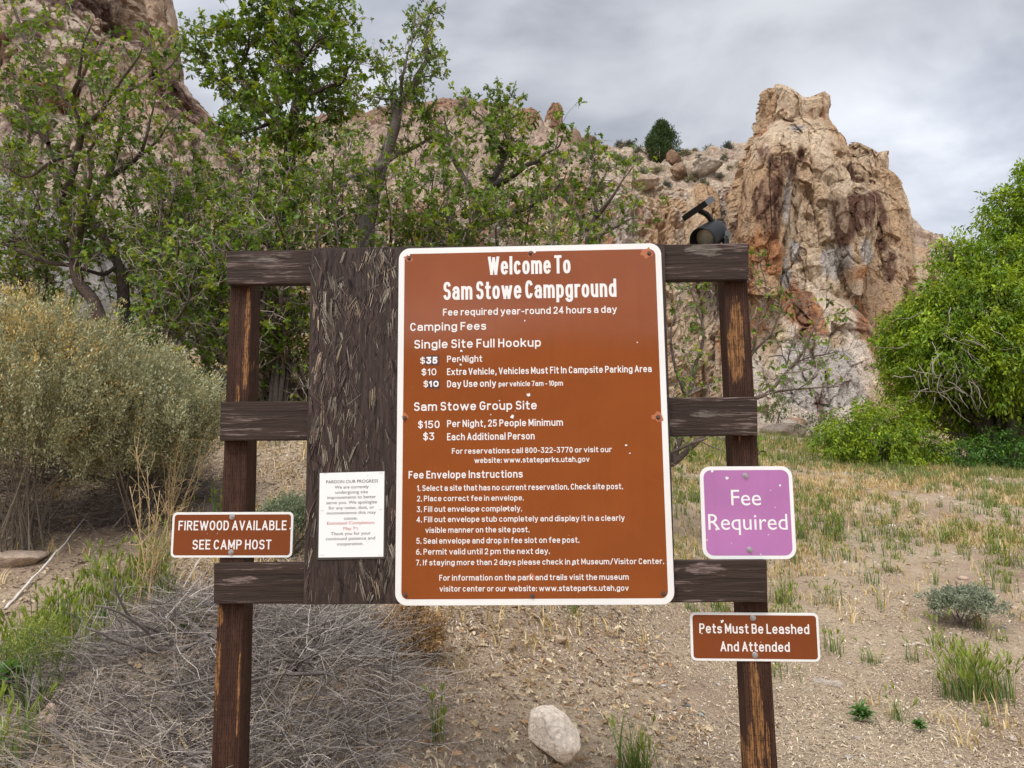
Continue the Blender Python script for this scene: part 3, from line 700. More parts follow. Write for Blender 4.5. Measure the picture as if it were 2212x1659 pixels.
def flakes(k, ulo, uhi, vlo, vhi, Llo, Lhi, wlo, whi, pale, ang):
    """lifted wood flakes, each a bundle of parallel splinters with dark splits between them"""
    for _ in range(k):
        uu, vv_ = r.uniform(ulo, uhi), r.uniform(vlo, vhi)
        c = (f[0]*(1-uu)+f[1]*uu)*(1-vv_)+(f[3]*(1-uu)+f[2]*uu)*vv_
        if fbm(np.array([c*np.array([6, 1, 3.0])]), 2, 33)[0]+r.normal(0, .22) < 0.0: continue
        a = r.normal(0, ang); L, wd = r.uniform(Llo, Lhi), r.uniform(wlo, whi); m = max(3, int(wd/0.0028))
        d, s_ = np.array([math.sin(a), 0, math.cos(a)]), np.array([math.cos(a), 0, -math.sin(a)]); tone = np.array([GRY, TN, (.15, .125, .10), BC*2.4][r.choice(4, p=[.27*pale+.1, .2*pale, .4-.2*pale, .5-.27*pale])]); lift = r.uniform(.0014, .0035); lean = r.normal(0, .05)
        for q in range(m):
            o_ = (q/m-.5)*wd+r.normal(0, .0006); l0, l1 = -L/2*r.uniform(.35, 1.05), L/2*r.uniform(.35, 1.05); w_ = wd/m*r.uniform(.6, 1.0); a2 = r.normal(0, .02)
            dd = d*math.cos(a2)+s_*math.sin(a2)
            P4 = [c+dd*l0+s_*(o_-w_*.3), c+dd*l0+s_*(o_+w_*.2), c+dd*l1+s_*(o_+w_*.5), c+dd*l1+s_*(o_-w_*.4)]
            P4 = np.array(P4); P4[:, 1] -= lift+lean*np.array([l0, l0, l1, l1])*.15+r.normal(0, .0003, 4)
            if P4[:, 0].min() < f[3][0] or P4[:, 2].max() > f[0][2]+.004 or P4[:, 2].min() < f[3][2]-.002: continue
            cc = tone if r.random() < .74 else DK*1.0
            mb.add(P4, np.arange(4)[None], 0, np.clip(cc*r.uniform(.6, 1.3), .006, 1))
flakes(430, 0.005, 0.29, 0.01, 0.99, 0.035, 0.10, 0.006, 0.020, 0.45, 0.26)
flakes(120, 0.005, 0.29, 0.01, 0.20, 0.03, 0.08, 0.008, 0.020, 0.8, 0.5)
flakes(50, 0.005, 0.29, 0.84, 0.985, 0.03, 0.09, 0.008, 0.018, 0.9, 0.45)
flakes(30, 0.02, 0.27, 0.03, 0.95, 0.07, 0.13, 0.009, 0.015, 1.0, 0.14)
flakes(60, 0.955, 0.99, 0.0, 0.99, 0.02, 0.05, 0.005, 0.012, 0.6, 0.5)
strands(1500, 0.005, 0.29, 0.01, 0.99, 0.014, 0.05, 0.0008, 0.0018, [GRY, BC*2.2, DK, (0.15, .125, .10)], 0.30, [.10, .25, .45, .20])
bo = mb.build('board', M_BOARD, frame)

# ------------------------------------------------------------------ plates and lettering
class Plate:
    """a flat upright plate facing the viewer's side, read from its four corners at depth y"""
    def __init__(s, corners, y):
        P = [at(px, py, y) for px, py in corners]; s.y = y
        s.c = sum(P)/4; top = P[1]-P[0]; bot = P[2]-P[3]; lef = P[0]-P[3]; rig = P[1]-P[2]
        ux = norm(top+bot); s.ux = ux; s.uz = np.array([-ux[2], 0, ux[0]])
        s.w = (np.linalg.norm(top)+np.linalg.norm(bot))/2; s.h = (np.linalg.norm(lef)+np.linalg.norm(rig))/2
    def uv(s, px, py):
        d = at(px, py, s.y)-s.c; return d@s.ux, d@s.uz
    def rot(s): return math.atan2(s.ux[2], s.ux[0])
def rounded(w, h, r, seg=10):
    pts = []
    for cx, cy, a0 in ((w/2-r, h/2-r, 0), (-w/2+r, h/2-r, 90), (-w/2+r, -h/2+r, 180), (w/2-r, -h/2+r, 270)):
        for k in range(seg+1):
            a = math.radians(a0+90*k/seg); pts.append((cx+r*math.cos(a), cy+r*math.sin(a)))
    return pts
def slab(name, outline, y0, y1, mat, parent, bev=0.0006):
    """outline (x,z) made into a plate from y0 (front) to y1 (back), local coordinates"""
    bm = bmesh.new()
    fr = [bm.verts.new((x, y0, z)) for x, z in outline]; bk_ = [bm.verts.new((x, y1, z)) for x, z in outline]
    k = len(outline); bm.faces.new(fr[::-1]); bm.faces.new(bk_)
    for i in range(k): bm.faces.new((fr[i], fr[(i+1) % k], bk_[(i+1) % k], bk_[i]))
    bmesh.ops.recalc_face_normals(bm, faces=bm.faces)
    if bev: bmesh.ops.bevel(bm, geom=[e for e in bm.edges if e.verts[0].co.y == e.verts[1].co.y == y0 or abs(e.verts[0].co.y-y0)+abs(e.verts[1].co.y-y0) < 1e-7], offset=bev, segments=2, affect='EDGES')
    me = bpy.data.meshes.new(name); bm.to_mesh(me); bm.free(); me.materials.append(mat)
    o = bpy.data.objects.new(name, me); COL.objects.link(o); o.parent = parent
    return o
def sign_mat(name, col, rough=0.22, cells=True, fade=0.06, spec=0.5):
    m, n, b, _ = new_mat(name)
    pos = n.node('ShaderNodeTexCoord').outputs['Object']
    f = n.noise(pos, 3.0, 4, 0.6); f2 = n.noise(pos, 90.0, 3, 0.6)
    c = n.mix(n.remap(f, 0.35, 0.65), tuple(x*(1-fade) for x in col), tuple(min(1, x*(1+fade)) for x in col))
    st = n.noise(n.mapping(pos, (22, 1, 1.3)), 1.0, 4, 0.6)
    c = n.mix(n.math('MULTIPLY', n.remap(st, 0.52, 0.75), 0.16), c, tuple(x*0.72 for x in col))
    c = n.mix(n.math('MULTIPLY', n.remap(f2, 0.64, 0.72), 0.25), c, tuple(min(1, x*1.5+0.04) for x in col))
    b.inputs['Roughness'].default_value = rough; b.inputs['Specular IOR Level'].default_value = spec
    if cells:
        v = n.voro(n.mapping(pos, (1, 1, 1)), 300.0, rand=0.25)
        c = n.mix(n.math('MULTIPLY', n.remap(v, 0.45, 0.75), 0.18), c, tuple(x*0.6 for x in col))
        n.put(b.inputs['Normal'], n.bump(v, 0.05, 0.0006))
    n.put(b.inputs['Base Color'], c)
    return m
M_BROWN = sign_mat('brown_sheeting', (0.250, 0.063, 0.0125), 0.07, spec=0.36)
M_BROWN2 = sign_mat('dark_brown_sheeting', (0.195, 0.048, 0.012), 0.3, spec=0.35)
M_WHITE = sign_mat('white_sheeting', (0.78, 0.77, 0.745), 0.35, fade=0.03)
M_TEXTW = plain('white_lettering', (0.78, 0.755, 0.73), 0.4, var=0.06, scale=120)
M_STICK = plain('dark_sticker', (0.060, 0.024, 0.028), 0.4, var=0.1)
M_PURPLE = sign_mat('purple_sheeting', (0.42, 0.165, 0.385), 0.3, False, 0.07)
M_WHITE2 = plain('white_paint', (0.80, 0.79, 0.78), 0.35, var=0.03)
M_ZINC = plain('zinc_bolt', (0.50, 0.51, 0.52), 0.38, 0.85, var=0.2, scale=200)
M_RUST = plain('rusty_bolt', (0.13, 0.075, 0.055), 0.6, 0.5, var=0.4, scale=300)
M_CHIPO = plain('faded_orange', (0.42, 0.13, 0.05), 0.5, var=0.2, scale=200)
M_PAPER = plain('white_paper', (0.82, 0.82, 0.81), 0.3, var=0.02, scale=8)
M_LAM = plain('laminate_edge', (0.055, 0.048, 0.045), 0.10, var=0.1, scale=20, spec=0.8)
M_INK = plain('black_ink', (0.03, 0.028, 0.03), 0.5, var=0.05)
M_RED = plain('red_ink', (0.42, 0.045, 0.055), 0.5, var=0.05)
M_STEEL = plain('staple_steel', (0.55, 0.55, 0.54), 0.35, 0.9)

DG = None
_cap = {}
def lettering(body, plate, parent, x0, x1, base, cap, mat, bold=0.13, lift=0.0002, name='lettering', y=None, shear=0.0):
    """one line of writing; x0,x1,base,cap in layout units on the plate; letters of even stroke 'bold' x cap height"""
    cu = bpy.data.curves.new(name, 'FONT'); cu.body = body; cu.resolution_u = 3
    o = bpy.data.objects.new(name, cu); COL.objects.link(o)
    dg = bpy.context.evaluated_depsgraph_get()
    if 'H' not in _cap:
        c2 = bpy.data.curves.new('h', 'FONT'); c2.body = 'H'; c2.resolution_u = 1
        o2 = bpy.data.objects.new('h', c2); COL.objects.link(o2); dg = bpy.context.evaluated_depsgraph_get()
        e = o2.evaluated_get(dg); me = e.to_mesh(); zz = [v.co.y for v in me.vertices]; _cap['H'] = max(zz)-min(zz)
        e.to_mesh_clear(); bpy.data.objects.remove(o2); dg = bpy.context.evaluated_depsgraph_get()
    cc = o.to_curve(dg); loops = []
    for s in cc.splines:
        if s.type != 'BEZIER': loops.append(np.array([p.co[:2] for p in s.points])); continue
        bp = s.bezier_points; k = len(bp); pts = []
        for i in range(k):
            a_, d_ = np.array(bp[i].co[:2]), np.array(bp[(i+1) % k].co[:2]); h1, h2 = np.array(bp[i].handle_right[:2]), np.array(bp[(i+1) % k].handle_left[:2])
            e = d_-a_; le = np.linalg.norm(e)+1e-9; cr = lambda q: abs(e[0]*(q-a_)[1]-e[1]*(q-a_)[0])/le
            pts.append(a_)
            if max(cr(h1), cr(h2)) > 0.004:
                for t in (0.25, 0.5, 0.75): pts.append((1-t)**3*a_+3*(1-t)**2*t*h1+3*(1-t)*t*t*h2+t**3*d_)
        loops.append(np.array(pts))
    o.to_curve_clear(); bpy.data.objects.remove(o); bpy.data.curves.remove(cu)
    allp = np.concatenate(loops); L, R_ = allp[:, 0].min(), allp[:, 0].max()
    u0, v0 = plate.uv(x0, base); u1, _ = plate.uv(x1, base); _, vc = plate.uv(x0, cap)
    H = vc-v0; sz = H/_cap['H']; sx = (u1-u0)/(R_-L)
    # squeezing a letter thins its upright strokes; every stroke is then widened evenly to the weight wanted
    off = max(0.0, (bold*H - 0.095*(0.6*sx+0.4*sz))/2); off = min(off, 0.085*H)
    sx = (u1-u0-2*off)/(R_-L); szz = (H-2*off)/_cap['H']
    cc = bpy.data.curves.new(name, 'CURVE'); cc.dimensions = '2D'; cc.fill_mode = 'FRONT'
    area = lambda q: 0.5*np.sum(q[:, 0]*np.roll(q[:, 1], -1)-np.roll(q[:, 0], -1)*q[:, 1])
    sgn = np.sign(area(max(loops, key=lambda q: abs(area(q)))))
    for q in loops:
        q = np.stack([(q[:, 0]-L)*sx, q[:, 1]*szz], 1)
        keep = np.linalg.norm(q-np.roll(q, 1, axis=0), axis=1) > 1e-6; q = q[keep]
        if len(q) < 3: continue
        e1_ = norm(q-np.roll(q, 1, axis=0)); e2_ = norm(np.roll(q, -1, axis=0)-q)
        n1 = np.stack([e1_[:, 1], -e1_[:, 0]], 1)*sgn; n2 = np.stack([e2_[:, 1], -e2_[:, 0]], 1)*sgn
        mt = (n1+n2)/np.maximum(1+np.sum(n1*n2, 1), 0.45)[:, None]
        q = q + mt*off
        sp_ = cc.splines.new('POLY'); sp_.points.add(len(q)-1); sp_.use_cyclic_u = True
        sp_.points.foreach_set('co', np.concatenate([q, np.zeros((len(q), 1)), np.ones((len(q), 1))], 1).ravel())
    o = bpy.data.objects.new(name, cc); COL.objects.link(o); dg = bpy.context.evaluated_depsgraph_get()
    me = bpy.data.meshes.new_from_object(o.evaluated_get(dg)); me.name = name
    bpy.data.objects.remove(o); bpy.data.curves.remove(cc)
    k = len(me.vertices); A = np.zeros(k*3); me.vertices.foreach_get('co', A); A = A.reshape(-1, 3)
    B = np.stack([A[:, 0]+u0+off, np.full(k, (y if y is not None else 0.0)-lift), A[:, 1]+v0+off], 1)
    me.vertices.foreach_set('co', B.ravel()); me.update()
    me.materials.clear(); me.materials.append(mat)
    o = bpy.data.objects.new(name, me); COL.objects.link(o); o.parent = parent
    return o

# road-sign alphabet: centre lines of the strokes, capitals 1 high, small letters 0.7
def _arc(cx, cy, rx, ry, a0, a1, pw=2.35):
    n_ = max(4, int(abs(a1-a0)/15)); t = np.radians(np.linspace(a0, a1, n_+1)); c, s = np.cos(t), np.sin(t)
    return [(cx+rx*np.sign(x)*abs(x)**(2/pw), cy+ry*np.sign(z)*abs(z)**(2/pw)) for x, z in zip(c, s)]
_O = _arc(.5, .35, .5, .35, 0, 360); _B = _arc(.5, .5, .5, .5, 0, 360)
GL = {
 'a': (.60, [_arc(.5, .46, .48, .24, 155, 0)+[(1, 0)], [(1, .41), (.5, .41)]+_arc(.48, .205, .48, .205, 90, 270)+[(.62, 0), (1, .145)]]),
 'b': (.62, [[(0, 1), (0, 0)], _O]), 'c': (.58, [_arc(.5, .35, .5, .35, 42, 318)]), 'd': (.62, [[(1, 1), (1, 0)], _O]),
 'e': (.62, [[(.03, .365), (1, .365)]+_arc(.5, .35, .5, .35, 4, 316)]), 'f': (.40, [[(1, 1)]+_arc(.8, .8, .42, .2, 90, 180)+[(.38, 0)], [(0, .68), (.95, .68)]]),
 'g': (.62, [_O, [(1, .7), (1, -.08)]+_arc(.5, -.08, .5, .19, 0, -155)]), 'h': (.60, [[(0, 1), (0, 0)], _arc(.5, .42, .5, .28, 180, 0)+[(1, 0)]]),
 'i': (.0, [[(0, .68), (0, 0)], [(0, .965), (0, 1.0)]]), 'j': (.22, [[(1, .7), (1, -.1)]+_arc(.4, -.1, .6, .17, 0, -100), [(1, .965), (1, 1)]]),
 'k': (.58, [[(0, 1), (0, 0)], [(.95, .7), (.03, .24)], [(.36, .42), (1, 0)]]), 'l': (.0, [[(0, 1), (0, 0)]]),
 'm': (1.10, [[(0, .7), (0, 0)], _arc(.25, .44, .25, .26, 180, 0)+[(.5, 0)], _arc(.75, .44, .25, .26, 180, 0)+[(1, 0)]]),
 'n': (.60, [[(0, .7), (0, 0)], _arc(.5, .42, .5, .28, 180, 0)+[(1, 0)]]), 'o': (.62, [_O]), 'p': (.62, [[(0, .7), (0, -.28)], _O]), 'q': (.62, [[(1, .7), (1, -.28)], _O]),
 'r': (.36, [[(0, .7), (0, 0)], _arc(.85, .38, .85, .32, 180, 78)]), 's': (.54, [_arc(.5, .535, .48, .145, 28, 270)+_arc(.5, .185, .5, .185, 90, -152)]),
 't': (.38, [[(.38, .95), (.38, .15)]+_arc(.78, .17, .4, .17, 180, 270)+[(1, 0)], [(0, .69), (.98, .69)]]), 'u': (.60, [[(0, .7), (0, .28)]+_arc(.5, .28, .5, .28, 180, 360), [(1, .7), (1, 0)]]),
 'v': (.62, [[(0, .7), (.5, 0), (1, .7)]]), 'w': (1.06, [[(0, .7), (.25, 0), (.5, .66), (.75, 0), (1, .7)]]), 'x': (.6, [[(0, .7), (1, 0)], [(1, .7), (0, 0)]]),
 'y': (.62, [[(0, .7), (.52, .02)], [(1, .7), (.40, -.24), (.12, -.28)]]), 'z': (.55, [[(0, .7), (1, .7), (0, 0), (1, 0)]]),
 'A': (.72, [[(0, 0), (.5, 1), (1, 0)], [(.19, .30), (.81, .30)]]), 'B': (.62, [[(0, 0), (0, 1), (.55, 1)]+_arc(.55, .775, .38, .225, 90, -90)+[(0, .55)], [(.5, .55)]+_arc(.55, .275, .45, .275, 90, -90)+[(0, 0)]]),
 'C': (.64, [_arc(.5, .5, .5, .5, 40, 320)]), 'D': (.64, [[(0, 0), (0, 1), (.45, 1)]+_arc(.45, .5, .55, .5, 90, -90)+[(0, 0)]]), 'E': (.54, [[(1, 1), (0, 1), (0, 0), (1, 0)], [(0, .52), (.86, .52)]]),
 'F': (.52, [[(1, 1), (0, 1), (0, 0)], [(0, .52), (.84, .52)]]), 'G': (.66, [_arc(.5, .5, .5, .5, 42, 335)+[(1, .46), (.55, .46)]]), 'H': (.64, [[(0, 0), (0, 1)], [(1, 0), (1, 1)], [(0, .52), (1, .52)]]),
 'I': (.0, [[(0, 0), (0, 1)]]), 'J': (.5, [[(1, 1), (1, .3)]+_arc(.5, .3, .5, .3, 0, -160)]), 'K': (.64, [[(0, 0), (0, 1)], [(.95, 1), (.02, .36)], [(.34, .56), (1, 0)]]), 'L': (.52, [[(0, 1), (0, 0), (1, 0)]]),
 'M': (.80, [[(0, 0), (0, 1), (.5, .22), (1, 1), (1, 0)]]), 'N': (.66, [[(0, 0), (0, 1), (1, 0), (1, 1)]]), 'O': (.68, [_B]), 'P': (.62, [[(0, 0), (0, 1), (.55, 1)]+_arc(.55, .74, .45, .26, 90, -90)+[(0, .48)]]),
 'R': (.64, [[(0, 0), (0, 1), (.55, 1)]+_arc(.55, .745, .42, .255, 90, -90)+[(0, .49)], [(.5, .49), (1, 0)]]), 'S': (.60, [_arc(.5, .76, .48, .24, 25, 270)+_arc(.5, .26, .5, .26, 90, -155)]),
 'T': (.60, [[(0, 1), (1, 1)], [(.5, 1), (.5, 0)]]), 'U': (.64, [[(0, 1), (0, .3)]+_arc(.5, .3, .5, .3, 180, 360)+[(1, 1)]]), 'V': (.68, [[(0, 1), (.5, 0), (1, 1)]]), 'W': (1.16, [[(0, 1), (.25, 0), (.5, .95), (.75, 0), (1, 1)]]),
 '0': (.58, [_B]), '1': (.20, [[(0, .78), (1, 1), (1, 0)]]), '2': (.58, [_arc(.5, .72, .48, .28, 165, -35)+[(0, 0), (1, 0)]]), '3': (.58, [[(.02, 1), (.92, 1), (.42, .60)]+_arc(.45, .3, .52, .3, 80, -155)]),
 '4': (.64, [[(.74, 0), (.74, 1), (0, .24), (1, .24)]]), '5': (.58, [[(.92, 1), (.12, 1), (.05, .54)]+_arc(.46, .32, .52, .32, 125, -155)]), '6': (.58, [_arc(.5, .30, .5, .30, 0, 360), _arc(.85, .33, .85, .67, 180, 97, 2.0)]),
 '7': (.56, [[(0, 1), (1, 1), (.35, 0)]]), '8': (.58, [_arc(.5, .76, .44, .24, -90, 270), _arc(.5, .265, .5, .265, 90, 450)]), '9': (.58, [_arc(.5, .70, .5, .30, 0, 360), _arc(.15, .67, .85, .67, 0, -83, 2.0)]),
 '$': (.56, [_arc(.5, .74, .48, .20, 25, 270)+_arc(.5, .29, .5, .25, 90, -155), [(.5, 1.10), (.5, -.10)]]), '.': (.0, [[(0, -.05), (0, .07)]]), ',': (.08, [[(1, .07), (.2, -.20)]]), '-': (.34, [[(0, .38), (1, .38)]]),
 ':': (.0, [[(0, -.05), (0, .07)], [(0, .52), (0, .64)]]), '/': (.5, [[(0, -.08), (1, 1.05)]]), ' ': (.30, [])}
def stroke_text(body, plate, parent, x0, x1, base, cap, mat, bold, lift, name='lettering', gap=0.20):
    u0, v0 = plate.uv(x0, base); u1, _ = plate.uv(x1, base); _, vc = plate.uv(x0, cap)
    H = vc-v0; s = bold*H; ppl, x, last = [], 0.0, None
    avail = u1-u0-s; nst = sum(1 for ch in body[:-1] if ch != ' ')
    Wt = sum(GL[ch][0] for ch in body)+gap*nst
    k = (avail-nst*s)/(Wt*H)             # only centre lines and gaps are squeezed, strokes keep their weight
    for ch in body:
        wd, strokes = GL[ch]
        for st in strokes:
            st = np.array(st, float); cuts = [0]      # a sharp corner is two strokes meeting
            for i in range(1, len(st)-1):
                a_, b_ = (st[i]-st[i-1])*[max(wd*k, .1), 1], (st[i+1]-st[i])*[max(wd*k, .1), 1]
                if a_@b_ < 0.35*np.linalg.norm(a_)*np.linalg.norm(b_): cuts.append(i)
            cuts.append(len(st)-1)
            for a_, b_ in zip(cuts[:-1], cuts[1:]): ppl.append([(x, wd, st[a_:b_+1])])
        x += wd*H*k + (s+gap*H*k if ch != ' ' else 0.0)
    mb = MB(); q = 0
    for [(xo, wd, P)] in ppl:
        X = u0+s/2+xo+P[:, 0]*wd*H*k; Z = v0+s/2+P[:, 1]*(H-s)
        P2 = np.stack([X, Z], 1); d = np.linalg.norm(np.diff(P2, axis=0), axis=1); keep = np.concatenate([[True], d > 1e-6]); P2 = P2[keep]
        closed = len(P2) > 4 and np.linalg.norm(P2[0]-P2[-1]) < 1e-6
        if closed: P2 = P2[:-1]
        n_ = len(P2)
        if n_ < 2: continue
        if closed: ta, tb = norm(P2-np.roll(P2, 1, 0)), norm(np.roll(P2, -1, 0)-P2)
        else:
            e = norm(np.diff(P2, axis=0)); ta, tb = np.vstack([e[:1], e]), np.vstack([e, e[-1:]])
            P2 = P2.copy(); P2[0] -= e[0]*s*0.5; P2[-1] += e[-1]*s*0.5
        na, nb = np.stack([-ta[:, 1], ta[:, 0]], 1), np.stack([-tb[:, 1], tb[:, 0]], 1)
        mt = (na+nb)/np.maximum(1+np.sum(na*nb, 1), 0.55)[:, None]
        y = -lift-0.000012*(q % 7); q += 1
        A, B = P2+mt*s/2, P2-mt*s/2
        V = np.concatenate([np.stack([A[:, 0], np.full(n_, y), A[:, 1]], 1), np.stack([B[:, 0], np.full(n_, y), B[:, 1]], 1)])
        i = np.arange(n_ if closed else n_-1); j = (i+1) % n_
        mb.add(V, np.stack([i, i+n_, j+n_, j], 1))
    return mb.build(name, mat, parent)
def bolt(parent, plate, px, py, rad, y, mat, name='bolt'):
    u, v = plate.uv(px, py); mb = MB()
    rr = rng(int(px*7+py)); a0 = rr.uniform(0, 1)
    def disc(r0, yb, yf, k, a=0, r1=None):
        r1 = r0*0.94 if r1 is None else r1
        t = np.arange(k)*2*math.pi/k+a
        V = [np.stack([r0*np.cos(t), np.full(k, yb), r0*np.sin(t)], 1), np.stack([r0*np.cos(t), np.full(k, yf+0.0006), r0*np.sin(t)], 1), np.stack([r1*np.cos(t), np.full(k, yf), r1*np.sin(t)], 1)]
        i = np.arange(k); j = (i+1) % k
        F = np.concatenate([np.stack([i, j, j+k, i+k], 1), np.stack([i+k, j+k, j+2*k, i+2*k], 1)])
        mb.add(np.concatenate(V), [F, np.arange(2*k, 3*k)[None]])
    disc(rad, y+0.0002, y-0.0016, 20)
    disc(rad*0.62, y-0.0016, y-0.0062, 6, a0)
    disc(rad*0.34, y-0.0062, y-0.0070, 14)
    o = mb.build(name, mat, parent); o.location = (u, 0, v)
    return o
def make_sign(name, corners, y, label, face_mat, border_mat, border, rad, thick=0.003, face_inset=0.0005):
    P = Plate(corners, y)
    o = thing(name, tuple(P.c), label, 'sign'); o.rotation_euler = (0, -P.rot(), 0)
    slab('border', rounded(P.w, P.h, rad), 0, thick, border_mat, o)
    slab('face', rounded(P.w-2*border, P.h-2*border, max(rad-border*0.85, 0.004)), -face_inset, 0.0001, face_mat, o, 0)
    return P, o
cx1 = lambda x: 810+x*.317382; cy1 = lambda y: 486.04+y*.317382; cy2 = lambda y: 810.06+y*.317382
PM, ms = make_sign('information_sign', ((862, 537), (1428, 525), (1457, 1306), (853, 1308.5)), YS,
    'large brown and white campground welcome sign listing camping fees and envelope instructions', M_BROWN, M_WHITE, 0.0205, 0.040)
L1 = [('Welcome To', 770, 1332, 340, 216, .15), ('Sam Stowe Campground', 466, 1645, 511, 388, .148), ('Fee required year-round 24 hours a day', 463, 1647, 618, 570, .15),
      ('Camping Fees', 240, 757, 722, 667, .155), ('Single Site Full Hookup', 268, 1130, 842, 783, .155), ('$', 308, 341, 945, 900, .145), ('Per Night', 491, 730, 935, 890, .145),
      ('$10', 317, 418, 1024, 978, .145), ('Extra Vehicle, Vehicles Must Fit In Campsite Parking Area', 491, 1884, 1022, 976, .145), ('$', 330, 362, 1104, 1060, .145),
      ('Day Use only', 491, 824, 1105, 1058, .15), ('per vehicle 7am - 10pm', 842, 1280, 1100, 1064, .15), ('Sam Stowe Group Site', 266, 1102, 1266, 1207, .155),
      ('$150', 293, 440, 1384, 1333, .15), ('Per Night, 25 People Minimum', 491, 1280, 1376, 1328, .15), ('$3', 328, 404, 1465, 1413, .15), ('Each Additional Person', 491, 1087, 1466, 1417, .145),
      ('For reservations call 800-322-3770 or visit our', 524, 1612, 1558, 1520, .15), ('website: www.stateparks.utah.gov', 677, 1460, 1620, 1583, .15)]
L2 = [('Fee Envelope Instructions', 229, 1006, 706, 654, .155), ('1. Select a site that has no current reservation. Check site post.', 287, 1688, 790, 750, .145),
      ('2. Place correct fee in envelope.', 286, 1012, 860, 822, .145), ('3. Fill out envelope completely.', 285, 1001, 933, 894, .145),
      ('4. Fill out envelope stub completely and display it in a clearly', 283, 1700, 1003, 964, .145), ('visible manner on the site post.', 343, 1051, 1075, 1036, .145),
      ('5. Seal envelope and drop in fee slot on fee post.', 282, 1391, 1149, 1109, .145), ('6. Permit valid until 2 pm the next day.', 280, 1190, 1223, 1183, .145),
      ('7. If staying more than 2 days please check in at Museum/Visitor Center.', 279, 1967, 1296, 1257, .145),
      ('For information on the park and trails visit the museum', 438, 1727, 1400, 1360, .145), ('visitor center or our website: www.stateparks.utah.gov', 440, 1727, 1474, 1435, .145)]
for t, a, b_, c_, d_, w_ in L1: stroke_text(t, PM, ms, cx1(a), cx1(b_), cy1(c_), cy1(d_), M_TEXTW, w_, 0.0008)
for t, a, b_, c_, d_, w_ in L2: stroke_text(t, PM, ms, cx1(a), cx1(b_), cy2(c_), cy2(d_), M_TEXTW, w_, 0.0008)
for (a, b_, c_, d_, t, ta, tb, tc_, td) in ((343, 436, 888, 953, '35', 350, 426, 946, 898), (364, 441, 1054, 1111, '10', 368, 434, 1103, 1061)):
    u0, v1 = PM.uv(cx1(a), cy1(c_)); u1, v0 = PM.uv(cx1(b_), cy1(d_))
    s_ = slab('price_sticker', [(u0, v0), (u1, v0), (u1, v1), (u0, v1)], -0.0010, -0.0004, M_STICK, ms, 0)
    stroke_text(t, PM, s_, cx1(ta), cx1(tb), cy1(tc_), cy1(td), M_TEXTW, .24, 0.0013)
for (a, b_, two) in ((232, 226, 0), (1057, 193, 0), (1866, 193, 0), (203, 1314, 0), (1927, 1308, 0), (207, 1497, 1), (1071, 1503, 1), (1963, 1487, 1)):
    bolt(ms, PM, cx1(a), (cy2 if two else cy1)(b_), 0.0078, -0.0006, M_RUST)
def chips(parent, plate, lst, mat, y, seed, name='paint_chip'):
    r = rng(seed)
    for (px, py, rad) in lst:
        u, v = plate.uv(px, py); k = 11; t = np.arange(k)*2*math.pi/k; q = rad*(0.55+0.75*r.random(k)); mb = MB()
        mb.add(np.stack([q*np.cos(t)*1.1, np.full(k, y), q*np.sin(t)], 1), np.arange(k)[None])
        o = mb.build(name, mat, parent); o.location = (u, 0, v)
chips(ms, PM, [(cx1(x), cy1(y), s_) for x, y, s_ in ((1020, 652, .003), (588, 858, .004), (582, 918, .0035), (583, 950, .0035), (1044, 1157, .006), (935, 1303, .0065), (1710, 1500, .0035), (1735, 1553, .0025), (848, 1196, .0025), (1785, 800, .0025), (788, 1290, .002), (1345, 2320-8, .003), (895, 1930, .004), (232, 205, .004), (1085, 185, .004))], M_TEXTW, -0.0016, 3)
chips(ms, PM, [(cx1(x), cy1(y), s_) for x, y, s_ in ((1845, 190, .018), (1925, 1308, .016), (228, 228, .013), (1057, 196, .010), (207, 1300, .010), (1068, 2395, .012), (955, 1268, .003), (1320, 2112, .002), (960, 1788, .003))], M_CHIPO, -0.00055, 4, 'rust_stain')

fx = lambda x: 324.02+x*.268554; fy = lambda y: 972.07+y*.268554
PF, fs = make_sign('firewood_sign', ((fx(182), fy(499)), (fx(1153), fy(501)), (fx(1144), fy(863)), (fx(165), fy(869))), YP-0.004,
    'brown FIREWOOD AVAILABLE sign bolted to the left post', M_BROWN2, M_WHITE, 0.008, 0.017)
stroke_text('FIREWOOD AVAILABLE', PF, fs, fx(228), fx(1098), fy(646), fy(569), M_TEXTW, .145, 0.0008)
stroke_text('SEE CAMP HOST', PF, fs, fx(341), fx(975), fy(800), fy(722), M_TEXTW, .145, 0.0008)
for q in ((661, 538), (652, 823)): bolt(fs, PF, fx(q[0]), fy(q[1]), 0.0098, -0.0006, M_ZINC)
chips(fs, PF, [(fx(1130), fy(632), .004), (fx(463), fy(672), .001), (fx(543), fy(672), .0012), (fx(450), fy(718), .0015)], M_TEXTW, -0.0012, 5)

sx_ = lambda x: 1404.1+x*.32557; sy_ = lambda y: 945.07+y*.32557
PG, gs = make_sign('fee_sign', ((sx_(327), sy_(192)), (sx_(944), sy_(191)), (sx_(971), sy_(807)), (sx_(352), sy_(809))), YP-0.004,
    'square lilac Fee Required sign with white border on the right post', M_PURPLE, M_WHITE2, 0.0125, 0.036)
lettering('Fee', PG, gs, sx_(540), sx_(738), sy_(450), sy_(347), M_WHITE2, .125, 0.0008)
lettering('Required', PG, gs, sx_(388), sx_(914), sy_(612), sy_(508), M_WHITE2, .125, 0.0008)
for q in ((632, 253), (662, 745)): bolt(gs, PG, sx_(q[0]), sy_(q[1]), 0.0095, -0.0006, M_ZINC)
chips(gs, PG, [(sx_(x), sy_(y), s_) for x, y, s_ in ((512, 270, .0055), (412, 222, .005), (862, 318, .004), (620, 415, .003), (440, 608, .004), (785, 645, .002), (830, 465, .0015), (800, 350, .0015), (735, 775, .002), (378, 680, .0025), (540, 700, .0015))], M_WHITE2, -0.0012, 6)
